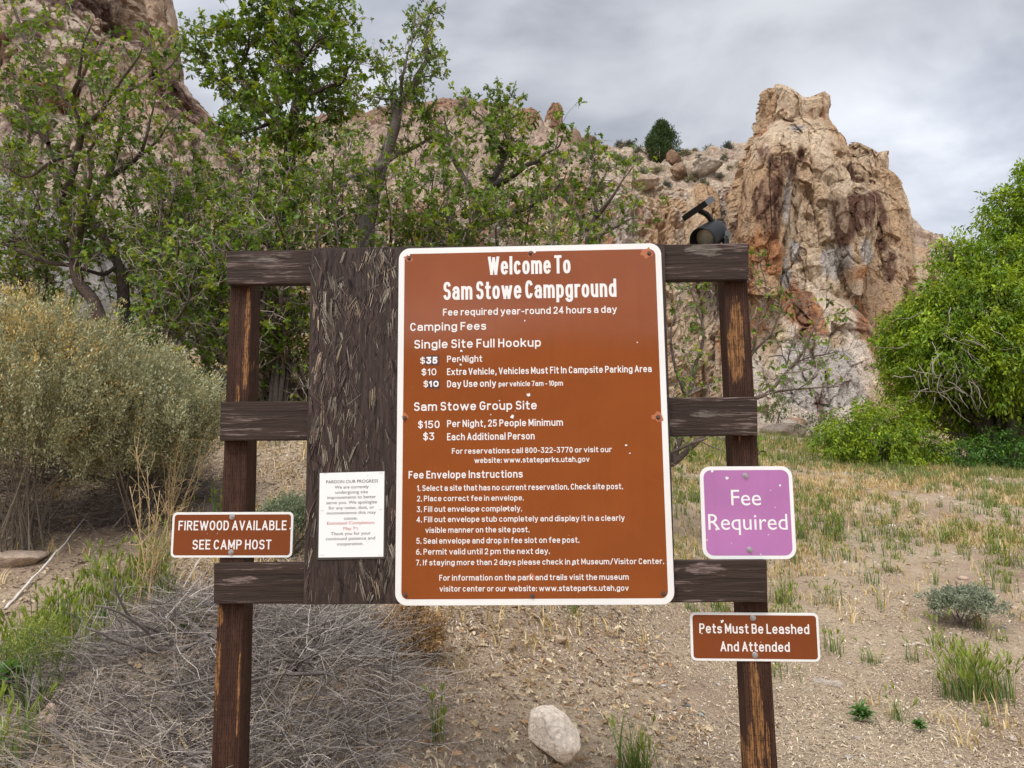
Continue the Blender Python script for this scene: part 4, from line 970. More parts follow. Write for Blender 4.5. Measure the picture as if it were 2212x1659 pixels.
PT, ps = make_sign('pets_sign', ((sx_(262), sy_(1161)), (sx_(1114), sy_(1164)), (sx_(1134), sy_(1491)), (sx_(276), sy_(1479))), YP-0.004,
    'brown sign about leashed pets, lowest on the right post', M_BROWN2, M_WHITE, 0.008, 0.017)
stroke_text('Pets Must Be Leashed', PT, ps, sx_(328), sx_(1057), sy_(1298), sy_(1233), M_TEXTW, .145, 0.0008)
stroke_text('And Attended', PT, ps, sx_(468), sx_(928), sy_(1418), sy_(1353), M_TEXTW, .145, 0.0008)
for q in ((683, 1197), (697, 1443)): bolt(ps, PT, sx_(q[0]), sy_(q[1]), 0.0098, -0.0006, M_ZINC)
chips(ps, PT, [(sx_(477), sy_(1219), .005), (sx_(345), sy_(1300), .002), (sx_(735), sy_(1357), .0015)], M_TEXTW, -0.0012, 7)

PN = Plate(((fx(1357), fy(180)), (fx(1898), fy(164)), (fx(1890), fy(875)), (fx(1341), fy(882))), YB-0.004)
no = thing('notice', tuple(PN.c), 'laminated white paper notice stapled to the particle board', 'notice'); no.rotation_euler = (0, -PN.rot(), 0)
slab('laminate', rounded(PN.w, PN.h, 0.006), 0, 0.0012, M_LAM, no, 0)
pc = [PN.uv(fx(x), fy(y)) for x, y in ((1355, 865), (1877, 858), (1886, 172), (1366, 186))]
slab('paper', pc, -0.0004, 0.0001, M_PAPER, no, 0)
for t, a, b_, base, m_, bold in (('PARDON OUR PROGRESS', 1417, 1835, 270, M_INK, .155), ('We are currently', 1486, 1760, 312, M_INK, .155), ('undergoing site', 1491, 1753, 353, M_INK, .155),
        ('improvements to better', 1427, 1818, 395, M_INK, .155), ('serve you. We apologize', 1418, 1826, 437, M_INK, .155), ('for any noise, dust, or', 1437, 1805, 479, M_INK, .155),
        ('inconvenience this may', 1422, 1818, 520, M_INK, .155), ('cause.', 1562, 1670, 561, M_INK, .155), ('Estimated Completion:', 1425, 1810, 602, M_RED, .155), ('May 7', 1556, 1651, 644, M_RED, .155),
        ('Thank you for your', 1454, 1776, 686, M_INK, .155), ('continued patience and', 1415, 1811, 727, M_INK, .155), ('cooperation.', 1505, 1717, 768, M_INK, .155)):
    lettering(t, PN, no, fx(a), fx(b_), fy(base), fy(base-25), m_, bold, 0.0007)
lettering('th', PN, no, fx(1654), fx(1672), fy(632), fy(619), M_RED, .15, 0.0007)
for (x, y) in ((1415, 186), (1858, 184), (1384, 487), (1856, 477), (1383, 843), (1848, 845)):
    u, v = PN.uv(fx(x), fy(y)); a = rng(int(x)).normal(0, .15); L = 0.006
    mb = MB(); tubes(mb, [(np.array([[u-L*math.cos(a), 0.0, v-L*math.sin(a)], [u-L*math.cos(a), -0.0012, v-L*math.sin(a)], [u+L*math.cos(a), -0.0012, v+L*math.sin(a)], [u+L*math.cos(a), 0, v+L*math.sin(a)]]), 0.0005)], 4)
    mb.build('staple', M_STEEL, no)

# ------------------------------------------------------------------ solar spotlight on the top rail
M_BLK = plain('black_plastic', (0.010, 0.0105, 0.011), 0.5, var=0.15, scale=60, spec=0.25)
M_GRYP = plain('grey_plastic', (0.075, 0.078, 0.08), 0.6, var=0.3, scale=60)  # grey of fins and pivot; also the panel's lit side, light put into colour
M_LENS = plain('cloudy_lens', (0.30, 0.28, 0.22), 0.12, var=0.25, scale=40, spec=0.8)
M_CELL = plain('solar_cell', (0.015, 0.018, 0.03), 0.12, var=0.2)
YL = 2.50
ax_f = at(1516, 520, YL-0.045); ax_b = at(1551, 497, YL+0.05)
lamp = thing('solar_spotlight', tuple(at(1530, 527, YL)), 'black solar spotlight with tilted panel on top of the timber frame', 'spotlight')
LB = np.array(lamp.location)
Z = norm(ax_b-ax_f); Lh = np.linalg.norm(ax_b-ax_f)
X_ = norm(np.cross(Z, [0, 0, 1])); Y_ = np.cross(Z, X_)
def lathe(prof, k=40):
    t = np.arange(k)*2*math.pi/k; V, F = [], []
    for (r_, z_) in prof: V.append(ax_f-LB + Z*z_ + r_*(np.cos(t)[:, None]*X_+np.sin(t)[:, None]*Y_))
    for j in range(len(prof)-1):
        i = np.arange(k); i2 = (i+1) % k; F.append(np.stack([j*k+i, j*k+i2, (j+1)*k+i2, (j+1)*k+i], 1))
    return np.concatenate(V), np.concatenate(F)
R0 = 0.047
mb = MB(); mb.add(*lathe([(R0*.72, 0.035), (R0*.86, 0.02), (R0*0.93, 0.001), (R0*.97, -0.001), (R0, 0.001), (R0*1.0, 0.02), (R0*.99, Lh*.55), (R0*.93, Lh*.8), (R0*.78, Lh*.97), (R0*.5, Lh*1.08), (0.0005, Lh*1.11)]))
hs = mb.build('lamp_housing', M_BLK, lamp, smooth=True)
mb = MB(); mb.add(*lathe([(R0*.73, 0.033), (R0*.5, 0.029), (R0*.25, 0.027), (0.0005, 0.0265)])); mb.build('lens', M_LENS, lamp, smooth=True)
mb = MB()
for k in range(6):
    a = math.radians(200+k*24); rr_ = R0*0.9
    c = ax_f-LB+Z*Lh*(0.97)+rr_*(math.cos(a)*X_+math.sin(a)*Y_); d = norm(math.cos(a)*X_+math.sin(a)*Y_+Z*0.4)
    tubes(mb, [(np.stack([c-d*.006, c+d*.006]), 0.0018)], 5)
mb.build('cooling_fin', M_GRYP, lamp)
# round pivot bracket at the back right, standing on the post
mb = MB(); pv = at(1568.5, 508, YL+0.0); 
t = np.arange(28)*2*math.pi/28; rp = 0.0155
for y0, y1, r_ in ((-0.006, 0.006, rp), (-0.0085, -0.006, rp*.42)):
    V = np.concatenate([np.stack([r_*np.cos(t), np.full(28, y0), r_*np.sin(t)], 1), np.stack([r_*np.cos(t), np.full(28, y1), r_*np.sin(t)], 1)])+(pv-LB); i = np.arange(28); j = (i+1) % 28
    mb.add(V, [np.stack([i, j, j+28, i+28], 1), i[None][:, ::-1], (i+28)[None]])
mb.build('pivot', M_GRYP, lamp)
mb = MB(); e0 = pv-LB; zt_ = at(1600, 532, YP)[2]+0.0
tubes(mb, [(np.array([e0+[0, .004, 0], [e0[0]-.004, e0[1]+.004, zt_-LB[2]-0.004]]), [0.011, 0.014]), (np.array([e0+[0, .01, 0.0], (ax_b-LB)+Z*0.004]), [0.010, 0.012])], 10)
mb.build('bracket', M_BLK, lamp)
# panel: a square slab seen from its edge
p0, p1 = at(1472, 468, YL-0.01), at(1541, 421, YL-0.01)
e1 = norm(p1-p0); vd = norm(at(1507, 446, YL)-CAM); nn_ = norm(np.cross(vd, e1)); nn_ = nn_ if nn_[2] > 0 else -nn_; e2 = np.cross(nn_, e1)
e2 = e2 if e2[1] > 0 else -e2
nn_ = norm(nn_ - 0.10*vd)
th = math.radians(41); s_ = np.linalg.norm(p1-p0)/(math.cos(th)+math.sin(th))
A = math.cos(th)*e1 - math.sin(th)*e2; B = math.sin(th)*e1 + math.cos(th)*e2      # the two edge directions
c0 = p0 - nn_*0.0
def boxm(mb, o, a, b_, c_, mats=(0,)*6):
    V = [o, o+a, o+a+b_, o+b_, o+c_, o+a+c_, o+a+b_+c_, o+b_+c_]
    Fs = [(0, 3, 2, 1), (4, 5, 6, 7), (0, 1, 5, 4), (1, 2, 6, 5), (2, 3, 7, 6), (3, 0, 4, 7)]
    for q, m_ in zip(Fs, mats): mb.add(np.array([V[i] for i in q]), np.arange(4)[None], m_)
thk = 0.0205
mb = MB(); boxm(mb, c0-LB-nn_*thk, A*s_, B*s_, nn_*thk, (0, 0, 0, 1, 1, 0))  # near side black as shaded, right side grey as lit, put into the colours
sp = mb.build('panel_case', [M_BLK, M_GRYP], lamp)
mb = MB(); boxm(mb, c0-LB+A*.006+B*.006+nn_*0.0002, A*(s_-.012), B*(s_-.012), nn_*0.0012); mb.build('solar_cell', M_CELL, lamp)
pm = c0+A*s_*.55+B*s_*.30-nn_*thk
mb = MB(); tubes(mb, [(np.stack([pm-LB+nn_*.002, at(1527, 463, YL-0.006)-LB, at(1538, 478, YL)-LB, at(1541, 486, YL+.004)-LB]), [0.010, 0.0105, 0.009, 0.009])], 8)
mb.build('swivel_arm', M_BLK, lamp, smooth=True)
# ------------------------------------------------------------------ plants
OAKLEAF = [(0, 0), (.10, .14), (.34, .26), (.17, .38), (.50, .56), (.22, .66), (.30, .88), (0, 1), (-.30, .88), (-.22, .66), (-.50, .56), (-.17, .38), (-.34, .26), (-.10, .14)]
LANCE = [(0, 0), (.36, .22), (.5, .45), (.28, .78), (0, 1), (-.28, .78), (-.5, .45), (-.36, .22)]
DIAM = [(0, 0), (.5, .45), (0, 1), (-.5, .45)]
def curve_pts(P, n):
    """smooth line through the points"""
    P = np.asarray(P, float)
    if len(P) < 3: return P[0]+(P[-1]-P[0])*np.linspace(0, 1, n)[:, None]
    Q = np.vstack([2*P[0]-P[1], P, 2*P[-1]-P[-2]]); out = []
    m = len(P)-1; per = max(2, int(math.ceil(n/m)))
    for i in range(m):
        t = np.linspace(0, 1, per, endpoint=(i == m-1))[:, None]; a, b, c, d = Q[i:i+4]
        out.append(0.5*((2*b)+(c-a)*t+(2*a-5*b+4*c-d)*t*t+(-a+3*b-3*c+d)*t**3))
    return np.vstack(out)
def shoot(r, P, d, L, step, wander, up=0.0):
    n = max(3, int(L/step)+1); st = L/(n-1); pts = [np.array(P, float)]; d = np.array(d, float)
    for _ in range(n-1):
        d = d + r.normal(0, wander, 3); d[2] += up; d = d/np.linalg.norm(d); pts.append(pts[-1]+d*st)
    return np.array(pts)
OAKCOL = np.array([(0.130, 0.215, 0.018), (0.082, 0.145, 0.017), (0.185, 0.265, 0.021), (0.28, 0.33, 0.03), (0.050, 0.092, 0.015)])
TWIGC = np.array([(0.36, 0.31, 0.265), (0.25, 0.205, 0.175), (0.46, 0.39, 0.32), (0.16, 0.13, 0.112)])
def oak(name, label, limbs, Y, seed, group, branch_gap=0.13, leafy=1.0, blen=0.75, leafsize=0.070, bark=(0.085, 0.068, 0.058), catkins=0.25, skip=0.18, cat='tree', tw=1.0):
    r = rng(seed); bl, tl, kl = [], [], []; LP, LA, LN, LL, LC = [], [], [], [], []
    first = None
    for (pts, r0, r1) in limbs:
        W3 = np.array([at(px, py, Y+dy) for px, py, dy in pts])
        if first is None:
            gz = float(zgr(W3[0:1, 0], W3[0:1, 1])[0])
            if W3[0][2] > gz-0.05: W3 = np.vstack([[W3[0][0]+r.normal(0, .03), W3[0][1]-0.05, gz-0.12], W3])
            first = W3[0].copy(); first[2] = gz
        elif abs(pts[0][1]-limbs[0][0][0][1]) < 3:      # another stem from the same foot
            gz = float(zgr(W3[0:1, 0], W3[0:1, 1])[0])
            if W3[0][2] > gz-0.05: W3 = np.vstack([[W3[0][0], W3[0][1]-0.03, gz-0.12], W3])
        Lt = np.linalg.norm(np.diff(W3, axis=0), axis=1).sum(); n = max(6, int(Lt/0.06)); C = curve_pts(W3, n)
        C = C + 0.018*np.stack([fbm(C*3.0, 2, seed+k) for k in range(3)], 1)
        t = np.linspace(0, 1, len(C)); R = (r0+(r1-r0)*t**0.8)*(1+0.12*fbm(C*6, 2, seed+5)); tl.append((C, R, np.array(bark)*(1+0.5*np.clip(t, 0, 1))[:, None]))
        nb = int(Lt*(1-skip)/branch_gap)
        for k in range(nb):
            f = skip+(1-skip)*(k+r.random())/max(nb, 1); i = min(int(f*(len(C)-1)), len(C)-2); T = norm(C[i+1]-C[i])
            d = r.normal(size=3); d = d-T*(d@T); d = norm(d); d = norm(d*0.95+T*r.uniform(0.2, 0.8)+np.array([0, 0, 0.25]))
            L = blen*r.uniform(0.35, 1.15)*(1-0.45*f); B = shoot(r, C[i], d, L, 0.05, 0.20, 0.03)
            rb = min(R[i]*0.55, 0.0035+0.008*L)*tw; kc = TWIGC[3]*(1-r.random()*.3)+TWIGC[r.integers(4)]*r.random()*.6
            bl.append((B, np.linspace(rb, 0.0022, len(B)), kc))
            nt = int(3+L*11)
            for q in range(nt):
                g = r.uniform(0.18, 1.0); j = min(int(g*(len(B)-1)), len(B)-2); T2 = norm(B[j+1]-B[j]) if q else norm(B[-1]-B[-2])
                if q == 0: j = len(B)-1
                d2 = norm(T2*r.uniform(0.4, 1.0)+r.normal(0, 0.6, 3)+np.array([0, 0, 0.2])); l2 = r.uniform(0.07, 0.24)
                Tw = shoot(r, B[j], d2, l2, 0.035, 0.26, 0.03); kl.append((Tw, np.linspace(0.0028, 0.0016, len(Tw))*tw, TWIGC[r.integers(4)]*r.uniform(.7, 1.15)))
                e = Tw[-1]; ed = norm(Tw[-1]-Tw[-2])
                if r.random() < 0.80*min(leafy, 1.15):
                    m = int(r.integers(3, 8)*max(leafy, .6)); base_c = OAKCOL[r.choice(5, p=[.36, .26, .2, .08, .10])]
                    for _ in range(m):
                        a = norm(ed*0.5+r.normal(0, 0.75, 3)+np.array([0, 0, -0.05])); LP.append(e-ed*r.uniform(0, .05)+r.normal(0, .008, 3)); LA.append(a); LN.append(norm(r.normal(0, 0.6, 3)+np.array([0, -0.15, 0.8])))
                        LL.append(leafsize*r.uniform(0.5, 1.25)); LC.append(base_c*r.uniform(.75, 1.3))
                if r.random() < catkins:
                    for _ in range(7):
                        LP.append(e+r.normal(0, .016, 3)); LA.append(r.normal(0, 1, 3)); LN.append(r.normal(0, 1, 3)); LL.append(0.02*r.uniform(.5, 1.2)); LC.append(np.array((0.36, 0.27, 0.18))*r.uniform(.6, 1.3))
    o = thing(name, tuple(first), label, cat, group); O = np.array(first)
    mb = MB(); tubes(mb, tl, 8); tubes(mb, bl, 5); mb.build('trunk', M_BARK, o, True, O)
    mb = MB(); tubes(mb, kl, 3, mat=1); LP, LA, LN, LL, LC = map(np.array, (LP, LA, LN, LL, LC))
    leaves(mb, LP, LA, LN, LL, LL*rng(seed+3).uniform(.55, .85, len(LL)), OAKLEAF, LC, curl=0.22); mb.build('crown', [M_LEAF, M_TWIG], o, False, O)
    return o
G1 = 'oaks growing behind the sign'
oak('oak_tree', 'leafy oak with dark forked trunk at the left edge, in front of the brown cliff', [
    ([(262, 740, 0), (220, 692, 0), (200, 647, 0), (172, 615, 0), (160, 575, 0), (162, 540, 0), (165, 515, 0), (142, 472, .1), (130, 427, .2), (150, 400, .2), (172, 312, .1), (172, 270, 0), (145, 217, 0), (110, 167, 0), (82, 135, .1), (60, 100, .2), (45, 55, .3), (22, 0, .3), (5, -60, .4)], .085, .012),
    ([(165, 515, 0), (182, 470, -.1), (186, 430, -.2), (195, 380, -.3), (190, 330, -.3)], .05, .015),
    ([(145, 217, 0), (167, 182, -.2), (172, 145, -.3), (180, 100, -.4), (200, 50, -.5)], .03, .008),
    ([(172, 285, 0), (220, 240, -.2), (240, 207, -.3), (262, 177, -.4), (300, 120, -.5), (310, 80, -.5)], .032, .006),
    ([(130, 400, .2), (107, 335, .3), (100, 287, .4), (77, 217, .5), (70, 185, .6), (50, 140, .7)], .035, .007),
    ([(105, 310, .3), (70, 270, .3), (37, 225, .3), (0, 187, .4), (-60, 150, .4)], .03, .01),
    ([(172, 330, 0), (120, 345, -.4), (60, 380, -.5), (10, 360, -.6), (-50, 330, -.6)], .025, .006),
    ([(190, 330, -.3), (215, 290, -.5), (225, 220, -.6), (215, 160, -.7)], .018, .005)], 7.4, 1001, G1, 0.085, 1.1, 0.62, bark=(0.075, 0.055, 0.045))
oak('oak_tree', 'oak with slanting trunk and low bare limbs crossing the grey rock, left of the tangle', [
    ([(268, 720, 0), (265, 665, 0), (265, 627, 0), (262, 595, 0), (252, 565, 0), (240, 540, 0), (220, 510, 0), (197, 472, .1), (212, 415, .2), (235, 378, .2), (245, 350, .2), (262, 295, .1), (267, 225, 0), (275, 190, 0)], .085, .02),
    ([(245, 378, .2), (295, 342, 0), (315, 300, -.1), (327, 250, -.1), (335, 215, -.1)], .035, .008),
    ([(300, 338, 0), (345, 300, .1), (362, 270, .1), (385, 245, .1)], .02, .006),
    ([(275, 195, 0), (315, 177, .2), (357, 155, .2), (385, 120, .3), (400, 98, .3)], .022, .005),
    ([(255, 575, 0), (225, 592, -.2), (190, 585, -.4), (172, 578, -.5)], .025, .02),
    ([(152, 560, -.4), (132, 520, -.4), (107, 510, -.4), (50, 515, -.4), (0, 522, -.5), (-60, 500, -.5)], .032, .018),
    ([(165, 575, -.4), (100, 567, -.5), (50, 547, -.5), (0, 525, -.5), (-40, 505, -.5)], .026, .014),
    ([(262, 600, 0), (300, 560, -.3), (330, 500, -.5), (350, 450, -.6)], .02, .006)], 7.9, 1002, G1, 0.10, 1.1, 0.60, bark=(0.07, 0.055, 0.047))
oak('oak_tree', 'tall oak against the grey sky, its top reaching the upper edge of the photo', [
    ([(612, 560, 0), (625, 450, 0), (630, 390, 0), (626, 350, 0), (628, 300, 0), (640, 220, 0), (645, 175, 0), (647, 125, 0), (638, 62, 0), (628, 25, 0), (622, -30, 0)], .14, .03),
    ([(640, 225, 0), (633, 190, .2), (615, 140, .3), (603, 117, .4), (585, 82, .5), (572, 45, .5)], .05, .012),
    ([(648, 222, 0), (670, 207, -.1), (693, 192, -.2), (708, 185, -.2), (738, 182, -.3), (752, 150, -.3), (768, 130, -.3)], .045, .010),
    ([(648, 135, 0), (668, 112, -.3), (685, 87, -.4), (705, 80, -.5)], .03, .008),
    ([(648, 90, 0), (675, 62, .2), (683, 47, .3), (703, 37, .3), (730, 30, .4), (742, 15, .4)], .035, .007),
    ([(628, 300, 0), (590, 250, .4), (545, 200, .6), (520, 150, .7), (500, 100, .7), (470, 60, .8)], .06, .010),
    ([(560, 215, .5), (510, 200, .7), (470, 170, .8), (440, 140, .9), (415, 110, .9)], .035, .007),
    ([(600, 260, .3), (560, 275, -.3), (520, 290, -.5), (490, 285, -.6)], .035, .008),
    ([(632, 290, 0), (680, 270, .4), (720, 255, .5), (745, 240, .5)], .035, .008),
    ([(515, 150, .7), (535, 110, .5), (540, 70, .4), (560, 30, .4), (600, 10, .4)], .025, .007)], 9.6, 1003, G1, 0.068, 1.6, 0.80, leafsize=0.092, bark=(0.05, 0.036, 0.03), catkins=0.12, skip=0.12)
oak('oak_tree', 'narrow gnarled oak with twisted grey trunk standing alone against the sky', [
    ([(790, 520, 0), (800, 440, 0), (815, 385, 0), (828, 345, 0), (850, 282, 0), (860, 245, 0), (855, 225, 0), (875, 215, 0), (888, 197, 0), (903, 162, 0), (920, 130, 0), (918, 87, 0), (925, 57, 0), (925, 34, 0)], .13, .010),
    ([(855, 228, 0), (850, 207, .2), (833, 175, .3), (830, 155, .3), (818, 135, .3), (806, 150, .3)], .035, .006),
    ([(872, 216, 0), (868, 180, -.2), (873, 150, -.3), (880, 115, -.3), (890, 85, -.3), (885, 65, -.3)], .03, .006),
    ([(903, 165, 0), (930, 165, .3), (945, 150, .3), (955, 145, .3)], .016, .005),
    ([(852, 215, 0), (825, 212, -.2), (802, 208, -.2), (780, 220, -.2), (760, 218, -.2)], .016, .004),
    ([(828, 350, 0), (800, 372, -.2), (775, 385, -.3), (755, 380, -.4), (735, 400, -.5)], .07, .03),
    ([(830, 345, 0), (865, 330, .2), (890, 322, .3), (930, 300, .4), (950, 280, .4)], .06, .012)], 9.0, 1004, G1, 0.065, 1.25, 0.55, leafsize=0.06, bark=(0.10, 0.085, 0.072), catkins=0.25, skip=0.22)
oak('oak_tree', 'sprawling oak with a long dark limb reaching right toward the pointed spire', [
    ([(1010, 560, 0), (1030, 470, 0), (1055, 410, 0), (1078, 370, 0), (1090, 337, 0), (1098, 310, 0), (1085, 270, .1), (1092, 240, .1), (1100, 205, .1)], .085, .006),
    ([(1055, 410, 0), (1106, 380, -.2), (1136, 360, -.3), (1163, 350, -.3), (1178, 332, -.4), (1206, 318, -.4), (1215, 290, -.5)], .05, .006),
    ([(1035, 440, 0), (1000, 380, .3), (975, 330, .4), (965, 280, .5), (960, 250, .5)], .045, .008),
    ([(1090, 330, 0), (1060, 290, -.3), (1045, 255, -.4), (1020, 235, -.4)], .025, .005),
    ([(1020, 500, 0), (1080, 470, -.4), (1140, 450, -.5), (1190, 420, -.6), (1215, 385, -.6)], .045, .008)], 8.6, 1005, G1, 0.071, 1.35, 0.60, bark=(0.06, 0.05, 0.043))
oak('oak_tree', 'sparse twiggy oak bush at the right end of the thicket, before the fluted cliff', [
    ([(1260, 620, 0), (1270, 530, 0), (1285, 460, 0), (1275, 400, 0), (1285, 350, 0), (1278, 325, 0)], .05, .005),
    ([(1285, 470, 0), (1320, 430, -.2), (1345, 390, -.3), (1365, 365, -.3)], .03, .005),
    ([(1275, 500, 0), (1235, 450, .3), (1215, 410, .4), (1225, 370, .4)], .03, .005),
    ([(1280, 520, 0), (1330, 490, .2), (1370, 470, .2), (1400, 480, .2)], .025, .004),
    ([(1270, 430, 0), (1300, 390, .2), (1320, 350, .2)], .02, .004)], 8.0, 1006, G1, 0.081, 0.85, 0.55, catkins=.2)
# multi-stemmed thicket oaks
def thicket(label, stems, Y, seed, leafy=1.25, base=None, gap=0.098, blen=0.6, **kw):
    kw.setdefault('tw', 1.35); kw.setdefault('leafsize', 0.058)
    r = rng(seed+5); limbs = []
    for (bx, tx, ty) in stems:
        bb = base if base else 760
        if Y is None: Y = float(ghit(bx, bb)[1])
        mid1 = (bx+(tx-bx)*.25+r.normal(0, 18), bb+(ty-bb)*.35, r.normal(0, .25)); mid2 = (bx+(tx-bx)*.65+r.normal(0, 18), bb+(ty-bb)*.7, r.normal(0, .45))
        limbs.append(([(bx, bb, 0), mid1, mid2, (tx, ty, r.normal(0, .5))], r.uniform(.024, .045), .005))
    return oak('oak_shrub', label, limbs, Y, seed, 'scrub oaks in the thicket', gap, leafy, blen, cat='shrub', **kw)
thicket('scrub oak between the left trunks and the tall oak, above the left rail end', [(487, 480, 400), (480, 400, 370), (470, 330, 400), (495, 540, 350), (480, 430, 500), (500, 560, 440)], 7.2, 1101, base=800)
thicket('dense leafy scrub oak in front of the tall oak, above the dark board', [(600, 560, 350), (610, 640, 330), (620, 700, 360), (590, 500, 420), (610, 660, 430), (600, 590, 450)], 7.4, 1102, 1.4)
thicket('scrub oak with many pale twigs between the tall oak and the gnarled oak', [(720, 690, 300), (730, 760, 290), (740, 720, 330), (750, 810, 350), (730, 690, 400), (740, 780, 430)], 7.6, 1103, 1.1, tw=1.35)
thicket('leafy scrub oak below the gnarled oak, above the upper left corner of the large sign', [(860, 830, 370), (870, 900, 340), (880, 940, 370), (870, 860, 430), (880, 960, 430)], 7.6, 1104, 1.45)
thicket('leafy scrub oak above the middle of the large sign', [(980, 960, 330), (1000, 1010, 360), (1010, 930, 420), (1010, 1060, 430), (1000, 980, 440)], 7.5, 1105, 1.4)
thicket('scrub oak above the welcome heading, right of the middle of the thicket', [(1120, 1090, 420), (1130, 1150, 430), (1140, 1190, 450), (1130, 1110, 470), (1140, 1230, 470)], 7.8, 1106, 1.1)
thicket('low scrub oak with green leaf bunches against the grey rock, nearest the golden bush', [(330, 290, 440), (340, 350, 430), (350, 400, 470), (330, 300, 540), (345, 380, 560)], 6.8, 1107, 1.15, base=830)
thicket('thin stemmed scrub oak with curving branches just left of the left post', [(492, 445, 590), (490, 472, 560), (480, 390, 590), (485, 367, 560), (488, 300, 520), (480, 420, 640)], None, 1108, 0.8, base=860, gap=0.08, blen=0.45)
thicket('tangle of bare grey branches seen between the left post and the board', [(560, 600, 640), (600, 640, 650), (640, 590, 690), (560, 650, 720), (620, 670, 760), (580, 560, 600), (660, 570, 780), (590, 680, 830)], None, 1109, 0.32, base=885, gap=0.045, blen=0.55, catkins=.1, tw=1.3)
thicket('leafy scrub oak at the far left, in front of the cliff foot', [(60, 40, 360), (80, 100, 380), (70, -20, 400), (90, 130, 420), (60, 20, 330)], 8.2, 1110, 1.2, base=700)
thicket('green scrub oak filling the gap behind the slanting trunk', [(330, 260, 350), (340, 330, 340), (350, 390, 330), (345, 420, 300), (340, 290, 400), (350, 440, 400)], 8.6, 1111, 1.35, base=700)
thicket('scrub oak with reddish bare shoots behind the left rail end, below the cliff edge', [(480, 450, 330), (490, 490, 310), (500, 530, 320), (490, 470, 380), (500, 540, 390)], 8.8, 1112, 1.2)
oak('oak_tree', 'small sparse oak reaching out right of the sign behind the right post', [
    ([(1425, 1015, 0), (1455, 1000, 0), (1500, 960, 0), (1560, 900, 0), (1610, 868, 0), (1659, 848, 0), (1704, 798, 0), (1731, 765, 0), (1759, 710, 0), (1776, 676, 0)], 0.053, 0.006),
    ([(1659, 848, 0), (1700, 843, -.1), (1734, 840, -.1), (1780, 836, -.1), (1819, 832, -.1)], 0.018, 0.006),
    ([(1704, 798, 0), (1690, 770, .1), (1659, 772, .1)], 0.015, 0.006),
    ([(1704, 798, 0), (1740, 775, .1), (1790, 762, .1), (1810, 755, .1)], 0.015, 0.005),
    ([(1455, 1000, 0), (1480, 900, .2), (1500, 800, .3), (1520, 720, .3), (1500, 650, .3), (1485, 610, .3)], 0.042, 0.007),
    ([(1490, 880, .2), (1460, 800, 0), (1450, 720, -.1), (1470, 640, -.1)], 0.030, 0.007),
    ([(1560, 900, 0), (1590, 830, .2), (1625, 760, .3), (1640, 690, .3), (1655, 630, .3), (1648, 590, .3)], 0.030, 0.006),
    ([(1625, 760, .3), (1665, 720, .2), (1690, 670, .2), (1720, 640, .2)], 0.021, 0.006),
    ([(1455, 1000, 0), (1440, 940, -.2), (1470, 870, -.3), (1530, 830, -.3)], 0.027, 0.007),
    ([(1440, 985, -.1), (1500, 955, -.2), (1560, 935, -.2), (1600, 930, -.2)], 0.024, 0.009)], 8.6, 1201, G1, 0.125, 0.75, 0.60, leafsize=0.07, tw=1.3, catkins=.22, bark=(0.11, 0.085, 0.07), skip=0.1)

# ------------------------------------------------------------------ box elder and its bushes, right
def sprays(r, C, outw, k, spread, L, cols, droop=0.5):
    """drooping sprays of narrow leaflets"""
    n = len(C); ax = norm(outw+r.normal(0, .35, (n, 3))+np.array([0, 0, -0.25])); sl_ = r.uniform(.5, 1.0, n)*spread
    t = r.random((n, k)); P = C[:, None]+ax[:, None]*(t*sl_[:, None])[..., None]+r.normal(0, spread*.13, (n, k, 3))
    P[..., 2] -= droop*spread*0.5*t*t
    A = norm(ax[:, None]*0.6+r.normal(0, .55, (n, k, 3))+np.array([0, 0, -droop])); N = norm(r.normal(0, .5, (n, k, 3))+np.array([0, -.1, 0.9]))
    c = cols[r.choice(len(cols), n)]*r.uniform(.8, 1.25, (n, 1)); c = np.repeat(c, k, 0)*r.uniform(.75, 1.3, (n*k, 1))
    return P.reshape(-1, 3), A.reshape(-1, 3), N.reshape(-1, 3), L*r.uniform(.6, 1.25, n*k), c
